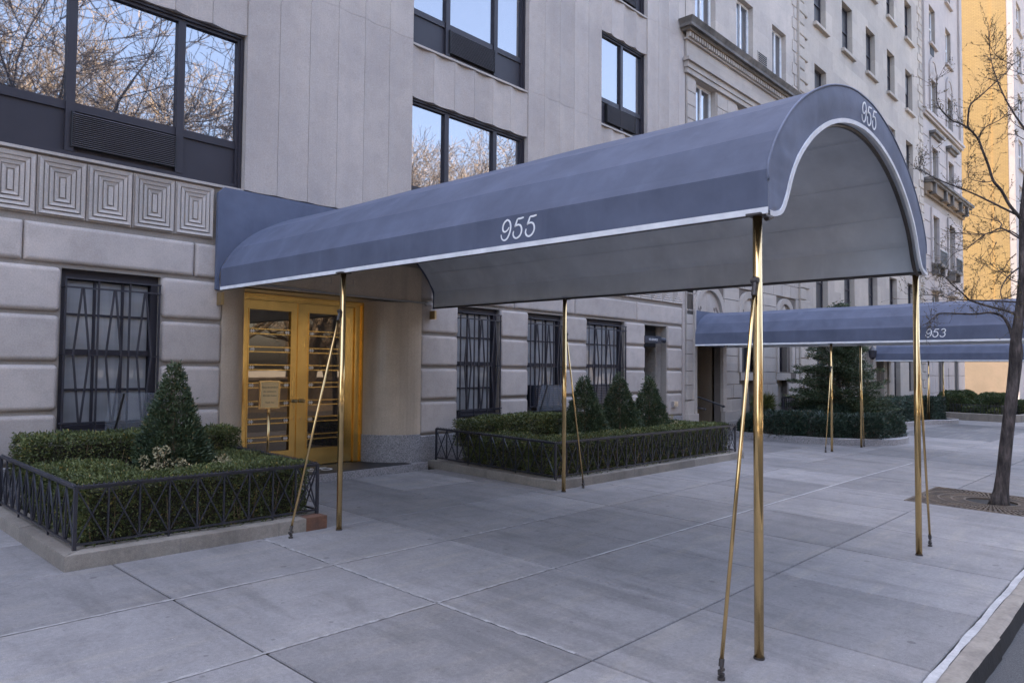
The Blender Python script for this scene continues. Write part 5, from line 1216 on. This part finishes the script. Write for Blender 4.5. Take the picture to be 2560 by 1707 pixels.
LIMBS = [
 ([(2535,868),n5(2190,1400),n5(2140,1270),n5(2060,1170),n5(1910,1130),n5(1700,1150),n5(1300,1140),n5(1200,1190),n5(1110,1270)], .030, .25),
 ([n5(2240,1150),n5(2100,1100),n5(1900,1050),n5(1700,990),n5(1640,960),n5(1560,880),n5(1440,780),n5(1330,670),n5(1190,600)], .022, -.35),
 ([n5(2330,1000),n5(2000,985),n5(1650,970),n5(1450,960),n5(1250,910),n5(1050,910),n5(960,935)], .014, .5),
 ([n4(2330,1290),n4(2250,1190),n4(2160,1080),n4(2060,900),n4(1960,780),n4(1890,570),n4(1820,390),n4(1760,240),n4(1640,110),n4(1540,50),n4(1420,0),n3(1290,1400),n3(1240,1300),n3(1235,1130),n3(1240,970)], .026, -.2),
 ([n4(1640,110),n3(1630,1568),n3(1660,1350),n3(1780,1240),n3(1900,1130),n3(2120,930),n3(2200,830),n3(2340,730)], .016, -.25),
 ([n3(2200,830),n3(2100,780),n3(2000,720),n3(1920,610)], .007, -.28),
 ([n4(1760,240),n4(1850,100),n4(2040,0),n3(2200,1380),n3(2349,1280)], .010, -.2),
 ([n4(2300,1230),n4(2150,1160),n4(1950,1060),n4(1700,940),n4(1500,860),n4(1250,760),n4(1100,680),n4(1020,620),n4(1000,480)], .018, .15),
 ([n4(1960,775),n4(1860,795),n4(1760,780),n4(1650,740),n4(1630,600),n4(1640,430),n4(1720,280)], .008, -.15),
 ([n4(2330,1540),n4(2140,1420),n4(2040,1385),n4(1880,1450),n4(1700,1465),n4(1460,1440)], .014, .35),
 ([n4(2040,1385),n4(2050,1310),n4(1870,1260),n4(1650,1200)], .010, .35),
 ([n5(2300,550),n5(2180,640),n5(2090,750),n5(2050,870),n5(2080,1000),n5(2110,1120)], .014, -.3),
 ([n5(2340,760),n5(2200,720),n5(2060,620),n5(1900,500),n5(1780,440)], .010, .3),
 ([n5(2250,380),n5(2150,470),n5(2080,600),n5(1990,730),n5(1950,870)], .008, .1),
 ([n5(2200,615),n5(2050,610),n5(1950,600)], .007, .1),
 ([n5(2000,230),n5(1900,420),n5(1790,600)], .006, .2),
 ([n5(1850,130),n5(1650,290),n5(1440,390),n5(1310,600)], .010, .3),
 ([n5(2330,190),n5(2140,80),n5(1850,130),n5(1650,120),n5(1450,110)], .011, .3),
 ([n5(2100,960),n5(2250,890),n5(2349,840)], .008, .0),
 ([n3(2349,960),n3(2250,920),n3(2130,880),n3(1900,860)], .006, .1),
 ([n4(2349,250),n4(2230,190),n4(2080,180)], .007, .1), ([n4(2349,130),n4(2240,60),n4(2190,0),n3(2180,1480)], .007, .1),
 ([(2560,700),(2600,640),(2660,560),(2720,470),(2760,360)], .026, .3), ([(2560,560),(2620,480),(2670,380),(2690,260)], .022, -.2), ([(2545,830),(2620,770),(2700,720),(2780,690)], .018, .2), ([(2575,340),(2520,260),(2480,160),(2470,60)], .016, .4), ([(2580,200),(2640,110),(2680,20)], .014, -.3),
]
twig = MB(); buds = []
def grow_twigs(p, d, r_, l, lev):
    n = 4; pts = [p]; q = p.copy(); dd = d.copy()
    for i in range(n):
        dd = (dd+Vector((random.gauss(0,.11),random.gauss(0,.11),random.gauss(.05,.11)))).normalized(); q = q+dd*(l/n); pts.append(q.copy())
    twig.tube(pts, [r_*(1-.6*i/n) for i in range(n+1)], 4, caps=False)
    for i in range(1, n+1):
        if random.random() < .55: buds.append((pts[i], dd))
        if lev > 0 and random.random() < .55:
            grow_twigs(pts[i], (dd+Vector((random.gauss(0,.7),random.gauss(0,.7),random.gauss(.15,.6)))).normalized(), r_*.6, l*random.uniform(.35,.6), lev-1)
for pts, r0, dep in LIMBS:
    n = len(pts); base = [tp(a, b, dep*(i/(n-1))) for i, (a, b) in enumerate(pts)]
    C_ = catmull(base, 4); m_ = len(C_)
    put('branch', MB().tube(C_, [r0*.82*(1-.80*i/(m_-1)) for i in range(m_)], 7).mesh('branch', M_TWIG if r0 < .02 else M_BARK, smooth=True), st)
    L_ = sum((C_[i+1]-C_[i]).length for i in range(m_-1))
    for k in range(int(L_*25)+2):
        t = random.uniform(.18, 1); i = min(m_-2, int(t*(m_-1))); p = C_[i].lerp(C_[i+1], random.random()); d = (C_[i+1]-C_[i]).normalized()
        dv = (d*.6+Vector((random.gauss(0,.8),random.gauss(0,.8),random.gauss(.25,.7)))).normalized(); grow_twigs(p, dv, .0027, random.uniform(.08,.34), 1)
    buds.append((C_[-1], (C_[-1]-C_[-2]).normalized()))
put('twigs', twig.mesh('twigs', M_TWIG), st)
BP = np.array([tuple(p) for p, _ in buds]); BD = np.array([tuple(d) for _, d in buds])
BP = np.repeat(BP, 3, axis=0)+rng.normal(0,.004,(len(BP)*3,3)); BD = np.repeat(BD, 3, axis=0)
stuff(put('buds', tri_quads(BP, BD, .018, .010, M_BUD, 'buds', .1, .5), st))

# ------------------------------------------------------------------ park trees across the avenue (seen mirrored in the windows)
def bare_tree(seed, H):
    rd = random.Random(seed); big = MB(); fine = MB()
    def rec(p, d, l, r_, lev):
        n = 4 if lev < 4 else 3; pts = [p]; rad = [max(r_, .010)]; q = p.copy(); dd = d.copy()
        for i in range(n):
            dd = (dd+Vector((rd.gauss(0,.17),rd.gauss(0,.17),rd.gauss(.04,.11)))).normalized(); q = q+dd*(l/n); pts.append(q.copy()); rad.append(max(r_*(1-.42*(i+1)/n), .009))
        (big if lev < 4 else fine).tube(pts, rad, 8 if lev < 2 else (5 if lev < 4 else 3), caps=False)
        if lev >= 6: return
        for k in range((5, 4, 4, 4, 4, 5)[lev]):
            i = n if k == 0 else rd.randint(2, n)
            sp = .35 if k == 0 else .85
            nd = (dd*.9+Vector((rd.gauss(0,sp),rd.gauss(0,sp),rd.gauss(.12,.35)))).normalized()
            rec(pts[i], nd, l*rd.uniform(.60,.82), rad[i]*(.8 if k == 0 else .55), lev+1)
    rec(Vector((0,0,-.3)), Vector((0,0,1)), H*.27, H*.018, 0)
    return big.mesh('trunk', M_PBARK, smooth=True), fine.mesh('twigs', M_PTWIG)
protos = [bare_tree(3, 21), bare_tree(11, 23.5), bare_tree(23, 20)]
LBL = ['bare park tree across the avenue mirrored in the upper windows']
rp = random.Random(5)
HT = [max(v.co.z for v in p[1].vertices) for p in protos]
spots = [(4.6,-18.6,1,18.0),(10.4,-17.9,0,18.6),(16.4,-18.6,2,17.6),(22.5,-18.6,0,17),(28.6,-18.2,2,20.3),(35.2,-18.7,1,20.0),(42,-18.6,2,18.5)]
for x in (-32,-25,-18.5,-12,-5.5,-1,50,57,64,71): spots.append((x, -18.4+rp.uniform(-1,1), rp.randrange(3), rp.uniform(15.5,18)))
for yy, x0_, x1_, dx in ((-26,-30,80,8.5),(-35,-30,90,10),(-46,-20,95,12)):
    x = x0_
    while x < x1_: spots.append((x+rp.uniform(-1.5,1.5), yy+rp.uniform(-1.6,1.6), rp.randrange(3), rp.uniform(15.5,18.5))); x += dx
for i, (x, y, k, hh) in enumerate(spots):
    r = thing('park_tree', LBL[0], 'tree', (x, y, -.2), 'bare trees across the avenue')
    Mt = T(x, y, -.2) @ Matrix.Rotation(i*1.7, 4, 'Z') @ Matrix.Scale(hh/HT[k], 4)
    put('trunk', protos[k][0], r, Mt); put('twigs', protos[k][1], r, Mt)
print('OBJECTS', len(bpy.data.objects), 'tree heights', HT)
